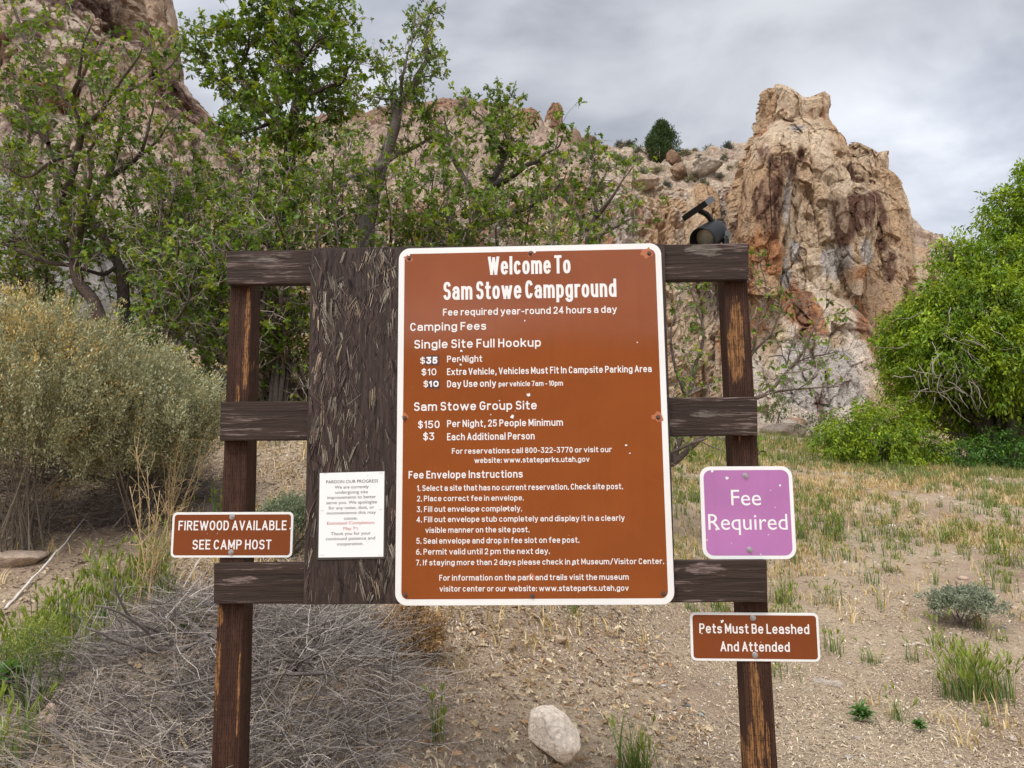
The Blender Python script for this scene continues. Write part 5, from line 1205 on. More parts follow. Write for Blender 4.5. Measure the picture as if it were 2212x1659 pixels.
def broadleaf(name, label, cat, base_px, Y, ell, seed, dens, cols, group=None, L=0.10, spread=0.55, k=26, trunk=0.16, wl=(.30, .45), droop=0.5, bare=0):
    r = rng(seed); Bp = at(*base_px, Y); Bp[2] = float(zgr(Bp[0:1], np.array([Y]))[0])-0.1
    o = thing(name, tuple(Bp), label, cat, group); tl = []; mb = MB(); bare_l = []
    for (px, py, rx, ry, dy) in ell:
        c = at(px, py, Y+dy); s = (Y+dy)/F_PX; a, b_ = rx*s, ry*s; dd = max(a*0.9, 0.6)
        n = int(dens*9*(a*b_*4.0)**0.8); d = norm(r.normal(size=(n, 3))); rad = r.uniform(.45, 1.0, n)**0.6
        lum = 1+0.5*fbm(d*2.4+seed+px*.01, 2, seed)
        C = c+d*rad[:, None]*lum[:, None]*np.array([a, dd, b_])
        P, A, N, LL, cc = sprays(r, C, d, k, spread, L, cols, droop)
        gok = P[:, 2] > zg(P[:, 0], P[:, 1])+0.02
        leaves(mb, P[gok], A[gok], N[gok], LL[gok], LL[gok]*r.uniform(*wl, gok.sum()), LANCE, cc[gok], curl=0.15)
        m = Bp+(c-Bp)*np.array([.35, .35, .55])+r.normal(0, .15, 3)
        tl.append((curve_pts(np.array([Bp, m, c]), 14), np.linspace(trunk, trunk*.2, 15)[:14] if False else np.linspace(trunk, trunk*.2, len(curve_pts(np.array([Bp, m, c]), 14))), np.array((0.10, .08, .065))))
        for q in range(int(3+a*b_*3)):
            e = C[r.integers(n)]; f_ = r.uniform(.4, .9); s0 = Bp+(c-Bp)*f_
            tl.append((curve_pts(np.array([s0, (s0+e)/2+r.normal(0, .15, 3), e]), 8), np.linspace(trunk*.25, .006, len(curve_pts(np.array([s0, (s0+e)/2, e]), 8))), np.array((0.17, .145, .125))))
    for q in range(bare):      # dead drooping twigs inside the crown
        e = at(r.normal(2030 if q % 2 else 2115, 55), r.normal(795 if q % 2 else 740, 32 if q % 2 else 60), Y-2.4+r.uniform(0, 1.0))
        s0 = shoot(r, e, norm(np.array([r.normal(0, .8), r.normal(-.2, .3), -0.7])), r.uniform(.4, 1.2), .09, .24, -.02); tubes(mb, [(s0, np.linspace(.012, .004, len(s0)), np.array((0.30, .26, .22))*r.uniform(.7, 1.2))], 4, mat=1)
    mbt = MB(); tubes(mbt, tl, 6); mbt.build('trunk', M_BARK, o, True, Bp)
    mb.build('crown', [M_LEAF, M_TWIG], o, False, Bp)
    return o, Bp
BEC = np.array([(0.150, 0.245, 0.012), (0.205, 0.300, 0.015), (0.100, 0.180, 0.012), (0.255, 0.340, 0.020)])
DKC = np.array([(0.075, 0.165, 0.025), (0.10, 0.20, 0.024), (0.055, 0.125, 0.028)])
be, BB = broadleaf('box_elder_tree', 'large bright green leafy tree filling the right edge beside the rock tower', 'tree', (2180, 1015), 21.0,
    [(2190, 470, 58, 62, 0), (2235, 420, 60, 70, 0), (2160, 560, 62, 55, -.5), (2085, 580, 52, 50, 0), (2052, 545, 20, 24, 0), (2150, 660, 95, 70, -1.2), (2045, 660, 60, 55, -.4), (1985, 690, 50, 42, 0), (1950, 730, 50, 48, .3), (2060, 750, 90, 55, -1.2), (2180, 760, 90, 80, -1.5), (1960, 785, 48, 34, .2), (2260, 600, 100, 120, 0), (2260, 820, 90, 80, -.5), (2135, 850, 70, 45, .3), (2190, 930, 60, 45, .8), (2300, 500, 90, 120, .5), (2040, 800, 60, 30, .5), (2100, 900, 70, 40, .8), (1985, 850, 45, 40, 0.4), (2060, 865, 60, 40, .8), (2130, 800, 80, 40, -1.0)],
    2001, 7.5, BEC, None, 0.135, 0.62, 28, 0.20, bare=70)
broadleaf('bush', 'rounded green bush below the large leafy tree, beside the purple sign', 'bush', (1870, 1000), 19.0,
    [(1800, 960, 38, 38, 0), (1850, 930, 55, 50, 0), (1910, 925, 60, 60, .3), (1900, 970, 70, 40, -.3), (1960, 950, 50, 50, .5), (1985, 985, 45, 32, .5), (1830, 985, 45, 22, -.3)], 2002, 9.0, BEC*0.92, None, 0.10, 0.42, 26, 0.05)
broadleaf('bush', 'dark bluish green low bush under the leafy tree at the right edge', 'bush', (2130, 1015), 19.5,
    [(2060, 990, 45, 28, 0), (2110, 985, 55, 34, .2), (2165, 975, 60, 42, .2), (2210, 985, 50, 36, 0)], 2003, 9.0, DKC, None, 0.09, 0.40, 26, 0.04)
broadleaf('bush', 'small grey green bush in front of the rubble at the cliff foot', 'bush', (1765, 955), 30.0, [(1745, 925, 26, 24, 0), (1772, 905, 20, 26, 0), (1790, 915, 18, 24, .3)], 2004, 2.6, np.array([(0.10, 0.115, 0.065), (0.085, .11, .05)]), None, 0.11, 0.4, 20, 0.04)
broadleaf('bush', 'yellowish green bush seen just right of the right post below the cliff', 'bush', (1672, 905), 36.0, [(1668, 872, 26, 24, 0), (1690, 880, 16, 18, 0)], 2005, 2.4, np.array([(0.12, 0.16, 0.045), (0.10, .14, .05)]), None, 0.13, 0.4, 20, 0.04)
# juniper and shrubs on the hill
def juniper(loc, H, Wd, seed, label):
    r = rng(seed); o = thing('juniper_tree', tuple(loc), label, 'tree'); mb = MB(); tl = [(np.array([[0, 0, -0.3], [0.05, 0, H*.5], [0, 0, H*.92]]), [.16, .10, .03], np.array((.10, .075, .06)))]
    n = 900; h = r.uniform(0.06, 1.0, n); prof = np.interp(h, [0, .12, .35, .7, .9, 1], [.55, .95, 1.0, .62, .30, .05]); a = r.uniform(0, 2*math.pi, n)
    rad = prof*Wd*np.sqrt(r.uniform(.2, 1, n))*(1+.25*np.sin(3*a+6*h)); C = np.stack([rad*np.cos(a)+.12*Wd*(h > .55), rad*np.sin(a), h*H], 1)
    k = 22; P = C[:, None]+r.normal(0, .15, (n, k, 3)); A = norm(np.stack([np.cos(a)*.5, np.sin(a)*.5, 0*a+.8], 1)[:, None]+r.normal(0, .5, (n, k, 3)))
    cc = np.array([(0.045, .080, .022), (.06, .10, .025), (.035, .06, .02)])[r.integers(0, 3, n)]; cc = np.repeat(cc, k, 0)*r.uniform(.7, 1.3, (n*k, 1))
    leaves(mb, P.reshape(-1, 3), A.reshape(-1, 3), r.normal(size=(n*k, 3)), r.uniform(.12, .28, n*k), r.uniform(.05, .10, n*k), DIAM, cc)
    mt = MB(); tubes(mt, tl, 6); mt.build('trunk', M_BARK, o); mb.build('crown', M_LEAF, o); return o
jp = hill_top(1428, 352); sc_ = np.linalg.norm(jp-CAM)/F_PX
juniper(jp-np.array([0, .3, .3]), 82*sc_*1.08, 33*sc_, 2101, 'dark green juniper standing alone on the ridge between spire and tower')
def hill_shrub(seed, col, H, Wd):
    r = rng(seed); o = thing('desert_shrub', (0, 0, 0), 'small grey green desert shrub dotted on the rocky hill', 'shrub', 'shrubs on the rocky hill'); mb = MB(); n = 420
    a = r.uniform(0, 2*math.pi, n); e = r.uniform(.15, 1.45, n); d = np.stack([np.cos(a)*np.cos(e), np.sin(a)*np.cos(e), np.sin(e)], 1)
    L = r.uniform(.5, 1.0, n); P = d*np.array([Wd, Wd, H])*(L*r.uniform(.3, .9, n))[:, None]
    leaves(mb, P, d+r.normal(0, .3, (n, 3)), r.normal(size=(n, 3)), r.uniform(.16, .32, n), r.uniform(.035, .075, n), DIAM, np.array(col)*r.uniform(.65, 1.35, (n, 1)))
    mb.build('foliage', M_DRY, o); return o
protos = [hill_shrub(2201, (.17, .175, .125), .75, .7), hill_shrub(2202, (.27, .24, .15), .6, .75), hill_shrub(2203, (.12, .13, .105), .7, .6)]
r = rng(2210); used = [False]*3
spots = [(1345, 318, 1), (1362, 322, 0), (1378, 335, 0), (1395, 340, 1), (1400, 350, 2), (1375, 348, 0), (1480, 335, 1), (1500, 328, 1), (1510, 345, 0), (1530, 332, 0), (1550, 328, 1), (1570, 324, 2), (1335, 345, 1), (1350, 360, 0), (1462, 352, 1), (1400, 398, 2), (1440, 405, 2), (1385, 380, 0), (1490, 395, 1), (1500, 380, 1), (1330, 372, 1), (1565, 345, 0), (1575, 365, 1), (1555, 385, 0), (1520, 402, 0), (1340, 313, 2), (1358, 314, 2), (1420, 372, 1), (1475, 372, 0), (1545, 360, 1), (1590, 340, 2), (1310, 345, 0), (1300, 365, 1), (1000, 222, 0), (1030, 220, 1), (1070, 228, 0), (980, 260, 1), (1040, 270, 0), (1090, 290, 1), (1010, 300, 0), (1120, 310, 1), (1060, 330, 0), (950, 300, 0), (900, 240, 1), (780, 244, 0), (820, 236, 1), (1140, 260, 2), (1250, 360, 0), (1220, 350, 1)]
for k, (px, py, t) in enumerate(spots):
    if px < 1230 and py < 236: py += 12
    p = hill_top(px, py)-np.array([0, .25, .12]); o = protos[t] if not used[t] else copy_tree(protos[t]); used[t] = True
    s_ = r.uniform(.65, 1.35); o.location = p; o.rotation_euler = (0, 0, r.uniform(0, 6)); o.scale = (s_, s_, s_*r.uniform(.8, 1.15))
# ------------------------------------------------------------------ shrubs, weeds and litter near the board
def bush_fine(name, label, cat, center_px, Y, rad, seed, n_stem, cols, tipcols, stemcol, leafL=(.010, .022), group=None, base_frac=0.35, nl=46, mat=None, base_z=None, low=-0.1, every=5):
    """rounded desert shrub of many thin stems with tiny leaves; rad = (x, y, z) half sizes in metres"""
    r = rng(seed); c = at(*center_px, Y); gz = float(zgr(c[0:1], np.array([Y]))[0]) if base_z is None else base_z
    B = np.array([c[0], Y, gz]); o = thing(name, tuple(B), label, cat, group); rad = np.array(rad)
    d = norm(r.normal(size=(n_stem, 3))); d[:, 2] = np.where(d[:, 2] < low, np.abs(d[:, 2]), d[:, 2]); d = norm(d)
    lump = 1+0.50*fbm(d*3.0+seed, 2, seed)+0.22*fbm(d*7+seed, 2, seed+3)
    E = c + d*rad*(lump*r.uniform(.5, 1.0, n_stem)**.6)[:, None]
    E = E[E[:, 2] > zg(E[:, 0], E[:, 1])+0.08]; n = len(E)
    lines = []
    for k in range(0, n):
        s0 = B + np.array([r.normal(0, .10*rad[0]), r.normal(0, .10*rad[1]), 0.02]); m = s0+(E[k]-s0)*0.5+np.array([*(r.normal(0, .06, 2)), .10*rad[2]])
        if k % every == 0: lines.append((curve_pts(np.array([s0, m, E[k]]), 9), np.linspace(.006, .0014, len(curve_pts(np.array([s0, m, E[k]]), 9))), np.array(stemcol)*r.uniform(.6, 1.3)))
    mb = MB(); tubes(mb, lines, 4); mb.build('stems', M_TWIG, o, True, B)
    s0 = B+np.array([0, 0, .1]); ax = norm(E-s0+r.normal(0, .22, E.shape)+np.array([0, 0, .18]))
    t = r.random((n, nl))**0.8; L = r.uniform(.18, .46, n)*min(1.0, rad.mean()*1.2)
    P = E[:, None]-ax[:, None]*((1-t)*L[:, None])[..., None]+r.normal(0, .010+.007*rad.mean(), (n, nl, 3))
    A = norm(ax[:, None]*1.1+r.normal(0, .55, (n, nl, 3))); N = r.normal(size=(n, nl, 3))
    tipw = (t > 0.55)*(r.random((n, 1)) < 0.75)*(r.random((n, nl)) < .8)
    patch = sstep(fbm(E*1.6, 2, seed+7)+0.30*(E[:, 2]-c[2])/rad[2]-0.30*(E[:, 0]-c[0])/rad[0], -.3, .2)
    use = tipw*(r.random((n, nl)) < (0.15+.85*patch[:, None]))
    ca = np.array(cols)[r.integers(len(cols), size=(n, nl))]; cb = np.array(tipcols)[r.integers(len(tipcols), size=(n, nl))]
    C = np.where(use[..., None] > 0, cb, ca)*r.uniform(.7, 1.3, (n, nl, 1))*r.uniform(.8, 1.2, (n, 1, 1))
    Ls = r.uniform(*leafL, n*nl)
    P = P.reshape(-1, 3); ok = P[:, 2] > zg(P[:, 0], P[:, 1])+.02
    mb = MB(); leaves(mb, P[ok], A.reshape(-1, 3)[ok], N.reshape(-1, 3)[ok], Ls[ok], Ls[ok]*r.uniform(.25, .42, ok.sum()), DIAM, C.reshape(-1, 3)[ok])
    mb.build('foliage', mat or M_DRY, o, False, B); return o
SB = [(.33, .335, .19), (.40, .395, .23), (.24, .25, .13), (.45, .445, .29)]; SBT = [(.56, .40, .14), (.62, .47, .18), (.48, .33, .11), (.62, .50, .25)]
bush_fine('saltbush', 'big golden tipped saltbush at the left edge below the oak trunks', 'shrub', (60, 805), 4.6, (.86, .75, .53), 3001, 2100, SB, SBT, (.20, .165, .13), leafL=(.014, .029), nl=74, low=-.85, every=60)
bush_fine('saltbush', 'greyer green saltbush leaning right from the golden one toward the left post', 'shrub', (315, 880), 5.0, (.60, .6, .46), 3002, 1350, SB, SBT[:2]+SB[:3], (.20, .165, .13), leafL=(.014, .029), nl=68, low=-.85, every=60)
bush_fine('sagebrush', 'small grey green sagebrush between the left post and the white notice', 'shrub', (622, 1135), 4.6, (.20, .2, .24), 3003, 260, [(.17, .21, .12), (.21, .25, .15)], [(.22, .26, .15)], (.2, .17, .13), nl=44)
bush_fine('sagebrush', 'grey green sprig shrub under the bottom edge of the dark board', 'shrub', (690, 1345), 4.0, (.30, .22, .16), 3004, 260, [(.16, .20, .125), (.20, .235, .15)], [(.2, .23, .14)], (.25, .19, .13), nl=44)
bush_fine('sagebrush', 'small sage sprig lowest beneath the board, left of the dry golden plant', 'shrub', (770, 1420), 3.7, (.20, .18, .18), 3005, 150, [(.16, .21, .135), (.20, .24, .16)], [(.3, .22, .12)], (.22, .17, .13), nl=40)
bush_fine('dried_plant', 'dry golden brown seed plant below the lower left corner of the large sign', 'plant', (885, 1385), 3.8, (.21, .2, .21), 3006, 330, [(.40, .255, .125), (.34, .21, .10)], [(.46, .32, .18), (.38, .24, .12)], (.28, .2, .13), nl=40)
bush_fine('sagebrush', 'round pale sagebrush alone in the grassy field right of the signs', 'shrub', (2080, 1300), 6.4, (.30, .24, .13), 3007, 330, [(.21, .245, .165), (.25, .285, .2)], [(.26, .29, .2)], (.2, .17, .13), leafL=(.016, .034), nl=34, low=-.4, every=30)
bush_fine('weed', 'feathery yellow green weed among the foxtail grass at the left edge', 'plant', (78, 1410), 3.0, (.11, .11, .15), 3008, 70, [(.17, .23, .055), (.13, .19, .05)], [(.30, .33, .07)], (.14, .17, .06), leafL=(.007, .014), nl=50, mat=M_LEAF)

def twigpile(name, label, center, size, seed, n, cols, lr=(.12, .42), rr=(.0011, .0021), group=None):
    """heap of dead grey twigs"""
    r = rng(seed); B = np.array([center[0], center[1], float(zgr(np.array([center[0]]), np.array([center[1]]))[0])]); o = thing(name, tuple(B), label, 'dead shrub', group)
    lines = []; big = []
    for k in range(n):
        a = r.uniform(0, 2*math.pi); q = math.sqrt(r.random())*1.05; x, y = B[0]+size[0]*q*math.cos(a), B[1]+size[1]*q*math.sin(a)
        hz = size[2]*max(0.0, 1-q*q)*(0.75+.5*float(vnoise(np.array([[x*3, y*3, 1.0]]), seed)[0])); z = float(zg(x, y))+hz*r.uniform(.35, 1.0)**.7+.01
        hd = a+r.normal(0, 1.1); L = r.uniform(*lr); P = shoot(r, [x, y, z], [math.cos(hd), math.sin(hd), r.normal(.12, .30)], L, .045, .16, -.012)
        g = zg(P[:, 0], P[:, 1])+.006; P[:, 2] = np.maximum(P[:, 2], g); c = np.array(cols[r.integers(len(cols))])*r.uniform(.65, 1.25)
        lines.append((P, np.linspace(1, .55, len(P))*r.uniform(*rr), c))
        if r.random() < .5:
            j = r.integers(1, len(P)-1); P2 = shoot(r, P[j], norm(P[j]-P[j-1]+r.normal(0, .5, 3)), L*.45, .04, .2); lines.append((P2, rr[0]*.8, c))
    for k in range(10):
        a = r.uniform(0, 2*math.pi); P = shoot(r, B+np.array([r.normal(0, .1), r.normal(0, .1), size[2]*.3]), [math.cos(a), math.sin(a)*.7, .12], size[0]*r.uniform(.6, 1.1), .06, .14, -.01)
        P[:, 2] = np.maximum(P[:, 2], zg(P[:, 0], P[:, 1])+.01); big.append((P, np.linspace(.010, .004, len(P)), np.array((.17, .145, .13))*r.uniform(.8, 1.3)))
    mb = MB(); tubes(mb, big, 6); mb.build('stems', M_TWIG, o, True, B); mb = MB(); tubes(mb, lines, 3, cap=False); mb.build('twigs', M_TWIG, o, False, B); return o
GT = [(.26, .225, .205), (.36, .315, .28), (.17, .145, .132), (.46, .40, .345), (.115, .097, .088)]
def gp(px, py): return ghit(px, py)
p = gp(400, 1440); twigpile('dead_shrub', 'large heap of dead grey twigs left of the left post', (p[0], p[1], 0), (.56, .6, .31), 3101, 2300, GT, group='heaps of dead twigs')
p = gp(655, 1490); twigpile('dead_shrub', 'large heap of dead grey twigs right of the left post, under the board', (p[0], p[1], 0), (.44, .62, .34), 3102, 2300, GT, group='heaps of dead twigs')
p = gp(360, 1640); twigpile('dead_shrub', 'loose pale twigs at the bottom left, nearest the viewer', (p[0], p[1], 0), (.50, .26, .08), 3103, 800, [GT[1], GT[3], (.5, .41, .28)], group='heaps of dead twigs')
p = gp(120, 1110); twigpile('dead_shrub', 'dark tangle of dead twigs underneath the big saltbush', (p[0], p[1]+.2, 0), (1.0, .5, .66), 3104, 3000, [GT[2], GT[4], GT[0], (.20, .155, .125)], lr=(.15, .6), group='heaps of dead twigs')
p = gp(95, 1130); twigpile('dead_shrub', 'small pale dead bush with bent twigs beside the white stick', (p[0], p[1]-.1, 0), (.24, .2, .22), 3105, 170, [GT[1], GT[3]], lr=(.15, .4), group='heaps of dead twigs')

def stalks(name, label, foot_px, tops, seed, col, rad=.0035, group=None):
    r = rng(seed); f = gp(*foot_px); o = thing(name, tuple(f), label, 'plant', group); L = []
    for (px, py, dy) in tops:
        T = at(px, py, f[1]+dy); s0 = f+np.array([r.normal(0, .03), r.normal(0, .03), -.01]); m = s0+(T-s0)*.5+r.normal(0, .03, 3); P = curve_pts(np.array([s0, m, T]), 14)
        c = np.array(col)*r.uniform(.8, 1.2); L.append((P, np.linspace(rad, rad*.4, len(P)), c))
        for q in range(13):
            j = r.integers(4, len(P)-1); d = norm(norm(P[j+1]-P[j])*.9+r.normal(0, .45, 3)); P2 = shoot(r, P[j], d, r.uniform(.05, .20), .03, .12, .02); L.append((P2, np.linspace(rad*.5, rad*.25, len(P2)), c*r.uniform(.8, 1.15)))
            for w_ in range(3):
                e = shoot(r, P2[r.integers(1, len(P2))], norm(r.normal(0, 1, 3)), r.uniform(.015, .05), .015, .3); L.append((e, rad*.22, c*r.uniform(.8, 1.2)))
    mb = MB(); tubes(mb, L, 4); mb.build('stems', M_DRY, o, True, f); return o
TAN_S = (.52, .38, .20)
stalks('dry_weed', 'tall tan dry weed with thin branching stalks above the FIREWOOD sign', (365, 1180), [(385, 910, .05), (392, 930, 0), (370, 945, .1), (405, 945, .05), (430, 985, 0), (350, 960, .1), (415, 970, .1), (440, 1000, .1)], 3201, TAN_S, .0042)
stalks('dry_weed', 'leaning tan dry weed crossing the left end of the FIREWOOD sign, in the foxtail grass', (305, 1330), [(318, 1010, .1), (295, 965, .1), (345, 1060, .1), (372, 1095, 0), (280, 1050, .1), (330, 1110, 0), (390, 1120, .1)], 3202, TAN_S, .004)
stalks('dry_weed', 'bent pale dry stems on the litter right of the golden plant', (985, 1400), [(950, 1450, -.3), (975, 1470, -.3), (1000, 1455, -.3), (1020, 1400, .2), (1010, 1350, .4), (960, 1370, .2)], 3203, TAN_S, .003)
stalks('dry_weed', 'dry yellow stems bending over the litter below the left half of the large sign', (1080, 1430), [(1040, 1480, -.2), (1100, 1500, -.3), (1140, 1470, -.1), (1120, 1380, .3), (1060, 1390, .2), (1180, 1440, .1)], 3204, (.5, .36, .2), .0028)

# foxtail grass
GRN = [(.120, .215, .045), (.085, .165, .04), (.165, .255, .055), (.145, .20, .065)]
def foxtail(mb, r, B, n, H, spread, heads=0.45, lean=.35):
    P = np.stack([B[0]+r.normal(0, spread, n), B[1]+r.normal(0, spread, n), np.zeros(n)], 1); P[:, 2] = zgr(P[:, 0], P[:, 1])-.01
    hd = r.uniform(0, 2*math.pi, n); h = H*r.uniform(.45, 1.1, n); bd = r.uniform(.05, lean, n)+.1; c = np.array(GRN)[r.integers(0, 4, n)]*r.uniform(.75, 1.25, (n, 1))
    dry = r.random(n) < .2; c[dry] = np.array((.40, .30, .15))
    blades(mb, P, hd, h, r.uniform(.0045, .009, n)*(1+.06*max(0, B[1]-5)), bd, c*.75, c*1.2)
    k = r.random(n) < heads; k &= ~dry
    if k.any():
        d = np.stack([np.cos(hd[k]), np.sin(hd[k]), 0*hd[k]], 1); T = P[k]+np.array([0, 0, 1.0])*(h[k]*(1-.35*bd[k]))[:, None]*.97+d*(h[k]*bd[k])[:, None]*.97
        ax = norm(d*bd[k][:, None]*1.6+np.array([0, 0, 1.0])); m = k.sum(); hc = np.array((.24, .30, .055))*r.uniform(.8, 1.3, (m, 1))
        for q in range(7):
            leaves(mb, T+r.normal(0, .001, (m, 3)), ax+r.normal(0, .13, (m, 3)), r.normal(size=(m, 3)), H*r.uniform(.17, .30, m), r.uniform(.0045, .009, m), DIAM, hc*r.uniform(.8, 1.25, (m, 1)))
def grass_thing(px, py, n, H, spread, seed, label, group, heads=.45, lean=.35, name='foxtail_grass'):
    r = rng(seed); B = gp(px, py); o = thing(name, tuple(B), label, 'grass', group); mb = MB(); foxtail(mb, r, B, n, H, spread, heads, lean); mb.build('blades', M_LEAF, o, False, B); return o
FG = 'green foxtail grass clumps at the left'
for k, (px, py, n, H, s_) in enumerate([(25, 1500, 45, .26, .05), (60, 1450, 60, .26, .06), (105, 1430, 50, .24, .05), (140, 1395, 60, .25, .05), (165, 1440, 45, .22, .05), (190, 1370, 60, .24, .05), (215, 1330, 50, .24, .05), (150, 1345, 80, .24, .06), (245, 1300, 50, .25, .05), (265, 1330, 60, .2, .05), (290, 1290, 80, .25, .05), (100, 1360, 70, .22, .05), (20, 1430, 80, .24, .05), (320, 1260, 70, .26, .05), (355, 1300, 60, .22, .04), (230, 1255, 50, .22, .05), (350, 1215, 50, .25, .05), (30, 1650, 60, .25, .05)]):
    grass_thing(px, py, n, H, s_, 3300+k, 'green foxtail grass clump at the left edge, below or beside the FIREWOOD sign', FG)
grass_thing(410, 1365, 80, .16, .03, 3331, 'short green grass clump below the FIREWOOD sign, just left of the post', None, .2)
grass_thing(2110, 1510, 330, .30, .10, 3340, 'big bushy foxtail clump at the right edge of the field, nearest the viewer', None, .5)
grass_thing(2055, 1510, 26, .24, .03, 3341, 'thin green stems beside the big foxtail clump at the right', None, .1)
grass_thing(1940, 1560, 24, .22, .03, 3342, 'small grass plant with three long foxtail heads on bare dirt at the right', None, .2, .6)
grass_thing(1375, 1690, 110, .30, .035, 3343, 'dark green grass tuft at the bottom edge right of the white rock', None, .06, .55)
grass_thing(945, 1600, 26, .19, .018, 3344, 'small upright green grass tuft among the litter left of the white rock', None, .4, .15)
grass_thing(1880, 1432, 40, .16, .03, 3345, 'dark green grass tuft above the thin foxtail plant', None, .1)
grass_thing(2125, 1570, 14, .14, .015, 3346, 'tiny grass sprout on bare dirt near the right edge', None, .1)
grass_thing(1690, 1303, 90, .20, .05, 3347, 'green grass tuft just right of the lowest rail end', None, .2)
grass_thing(1560, 1318, 70, .16, .05, 3348, 'green grass tuft under the lowest rail, left of the right post', None, .1)
grass_thing(1500, 1325, 50, .14, .04, 3349, 'green grass tuft under the lower right corner of the large sign', None, .1)
def rosette(px, py, seed, R, n, label):
    r = rng(seed); B = gp(px, py); o = thing('weed', tuple(B), label, 'plant', None); a = r.uniform(0, 2*math.pi, n); e = r.uniform(.25, 1.2, n); d = np.stack([np.cos(a)*np.cos(e), np.sin(a)*np.cos(e), np.sin(e)], 1)
    mb = MB(); leaves(mb, B+d*.006+np.array([0, 0, .01])+np.array([0, 0, 1])*r.uniform(0, R*.7, n)[:, None], d, np.array([0, 0, 1.0])+r.normal(0, .3, (n, 3)), R*r.uniform(.6, 1.1, n), R*.24, LANCE, np.array((.10, .20, .055))*r.uniform(.75, 1.35, (n, 1)), curl=.35)
    mb.build('leaves', M_LEAF, o, False, B)
rosette(1862, 1562, 3401, .085, 60, 'leafy green weed on bare dirt, left of the thin foxtail plant')
rosette(1986, 1583, 3402, .055, 45, 'small leafy green weed on bare dirt, right of the thin foxtail plant')
rosette(8, 1515, 3403, .13, 60, 'dark green leafy weed cut by the left edge of the photo')

# grass of the field, litter and gravel: too many to count
r = rng(3500); mb = MB()
def infield(n, x0, x1, y0, y1):
    x = r.uniform(x0, x1, n); y = r.uniform(y0, y1, n); return x, y
def keep_front(x, y):   # leave the foot of the board and the path bare
    px, py = project(np.stack([x, y, zg(x, y)], 1)); return (px > -300) & (px < 2500)
x, y = infield(9500, -1.5, 20, 4.6, 25); den = fbm(np.stack([x*.5, y*.5, 0*x], 1), 3, 61)
sel = keep_front(x, y) & (.6*den+r.normal(0, .25, len(x)) > -.04) & (x > 0.2+0.10*y-1.0*(y > 7)) & (y > 5.3+.6*(x < 1.5)); x, y = x[sel], y[sel]
bx, by = infield(420, -5.5, .6, 5.0, 9.5); bs = keep_front(bx, by) & (fbm(np.stack([bx*.8, by*.8, 0*bx], 1), 3, 63) > .0); x, y = np.concatenate([x, bx[bs]]), np.concatenate([y, by[bs]])
for xx, yy in zip(x, y):
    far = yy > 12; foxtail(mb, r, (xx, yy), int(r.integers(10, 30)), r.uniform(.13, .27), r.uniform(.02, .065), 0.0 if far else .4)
x, y = infield(9000, 3, 22, 17, 27); P = np.stack([x, y, zgr(x, y)], 1); sel = keep_front(x, y); n = sel.sum()
blades(mb, P[sel], r.uniform(0, 6.28, n), r.uniform(.12, .32, n), r.uniform(.012, .024, n), r.uniform(.1, .5, n), np.array([(.17, .21, .06), (.30, .26, .11), (.13, .17, .05)])[r.integers(0, 3, n)]*r.uniform(.8, 1.2, (n, 1)))
g = mb.build('grass', M_LEAF); tag(g, 'green foxtail grass scattered over the dry field', 'grass', kind='stuff')
mb = MB()
x, y = infield(52000, -6, 20, 4.2, 24); den = fbm(np.stack([x*.7, y*.7, 0*x+3], 1), 3, 71)
sel = keep_front(x, y) & (den+r.normal(0, .3, len(x)) > .10) & (np.hypot(x-1.2, y-4.2) > 1.1); x, y = x[sel], y[sel]; n = len(x)
k = 5; xx = np.repeat(x, k)+r.normal(0, .04, n*k); yy = np.repeat(y, k)+r.normal(0, .04, n*k); P = np.stack([xx, yy, zgr(xx, yy)], 1); n = n*k
blades(mb, P, r.uniform(0, 6.28, n), r.uniform(.04, .17, n), r.uniform(.005, .009, n)*(1+yy*.06), r.uniform(.2, 1.3, n), np.array([(.54, .40, .17), (.60, .47, .26), (.42, .30, .13)])[r.integers(0, 3, n)]*r.uniform(.8, 1.2, (n, 1)), seg=2)
g = mb.build('dry_grass', M_DRY); tag(g, 'short straw coloured dry grass among the litter', 'grass', kind='stuff')
mb = MB()
def litter(n, x0, x1, y0, y1, sz, cols, flat=.35, tm=DIAM, asp=(.25, .6), test=None, up=.006):
    x, y = infield(n, x0, x1, y0, y1); sel = keep_front(x, y)
    if test is not None: sel &= test(x, y)
    x, y = x[sel], y[sel]; n = len(x); P = np.stack([x, y, zgr(x, y)+r.uniform(.001, up, n)], 1); a = r.uniform(0, 6.28, n)
    A = np.stack([np.cos(a), np.sin(a), r.normal(0, flat*.5, n)], 1); N = np.stack([r.normal(0, flat, n), r.normal(0, flat, n), np.ones(n)], 1); L = r.uniform(*sz, n)*np.exp(r.normal(0, .3, n))
    leaves(mb, P, A, N, L, L*r.uniform(*asp, n), tm, np.array(cols)[r.integers(len(cols), size=n)]*r.uniform(.7, 1.3, (n, 1)), curl=.3)
STRAW = [(.50, .40, .26), (.42, .32, .20), (.56, .47, .34), (.33, .25, .17), (.24, .18, .13), (.46, .38, .29)]
dens1 = lambda x, y: fbm(np.stack([x*1.3, y*1.3, 0*x], 1), 3, 81)+r.normal(0, .35, len(x)) > -.22-.2*(x < .9)
litter(90000, -2.2, 3.6, 2.6, 7.0, (.008, .022), STRAW, .4, test=dens1)
litter(60000, -2.2, 4.2, 2.6, 7.5, (.02, .06), [(.52, .42, .29), (.38, .30, .22), (.60, .50, .36)], .15, asp=(.05, .12), test=dens1)
litter(82000, -5.5, 2.2, 3.0, 10.0, (.012, .032), [(.40, .31, .21), (.50, .40, .27), (.26, .20, .145), (.46, .37, .26), (.2, .16, .125)], .55, OAKLEAF, (.5, .8), lambda x, y: (x < .2+.12*y-1.3*(y < 4.2)) & (dens1(x, y)))
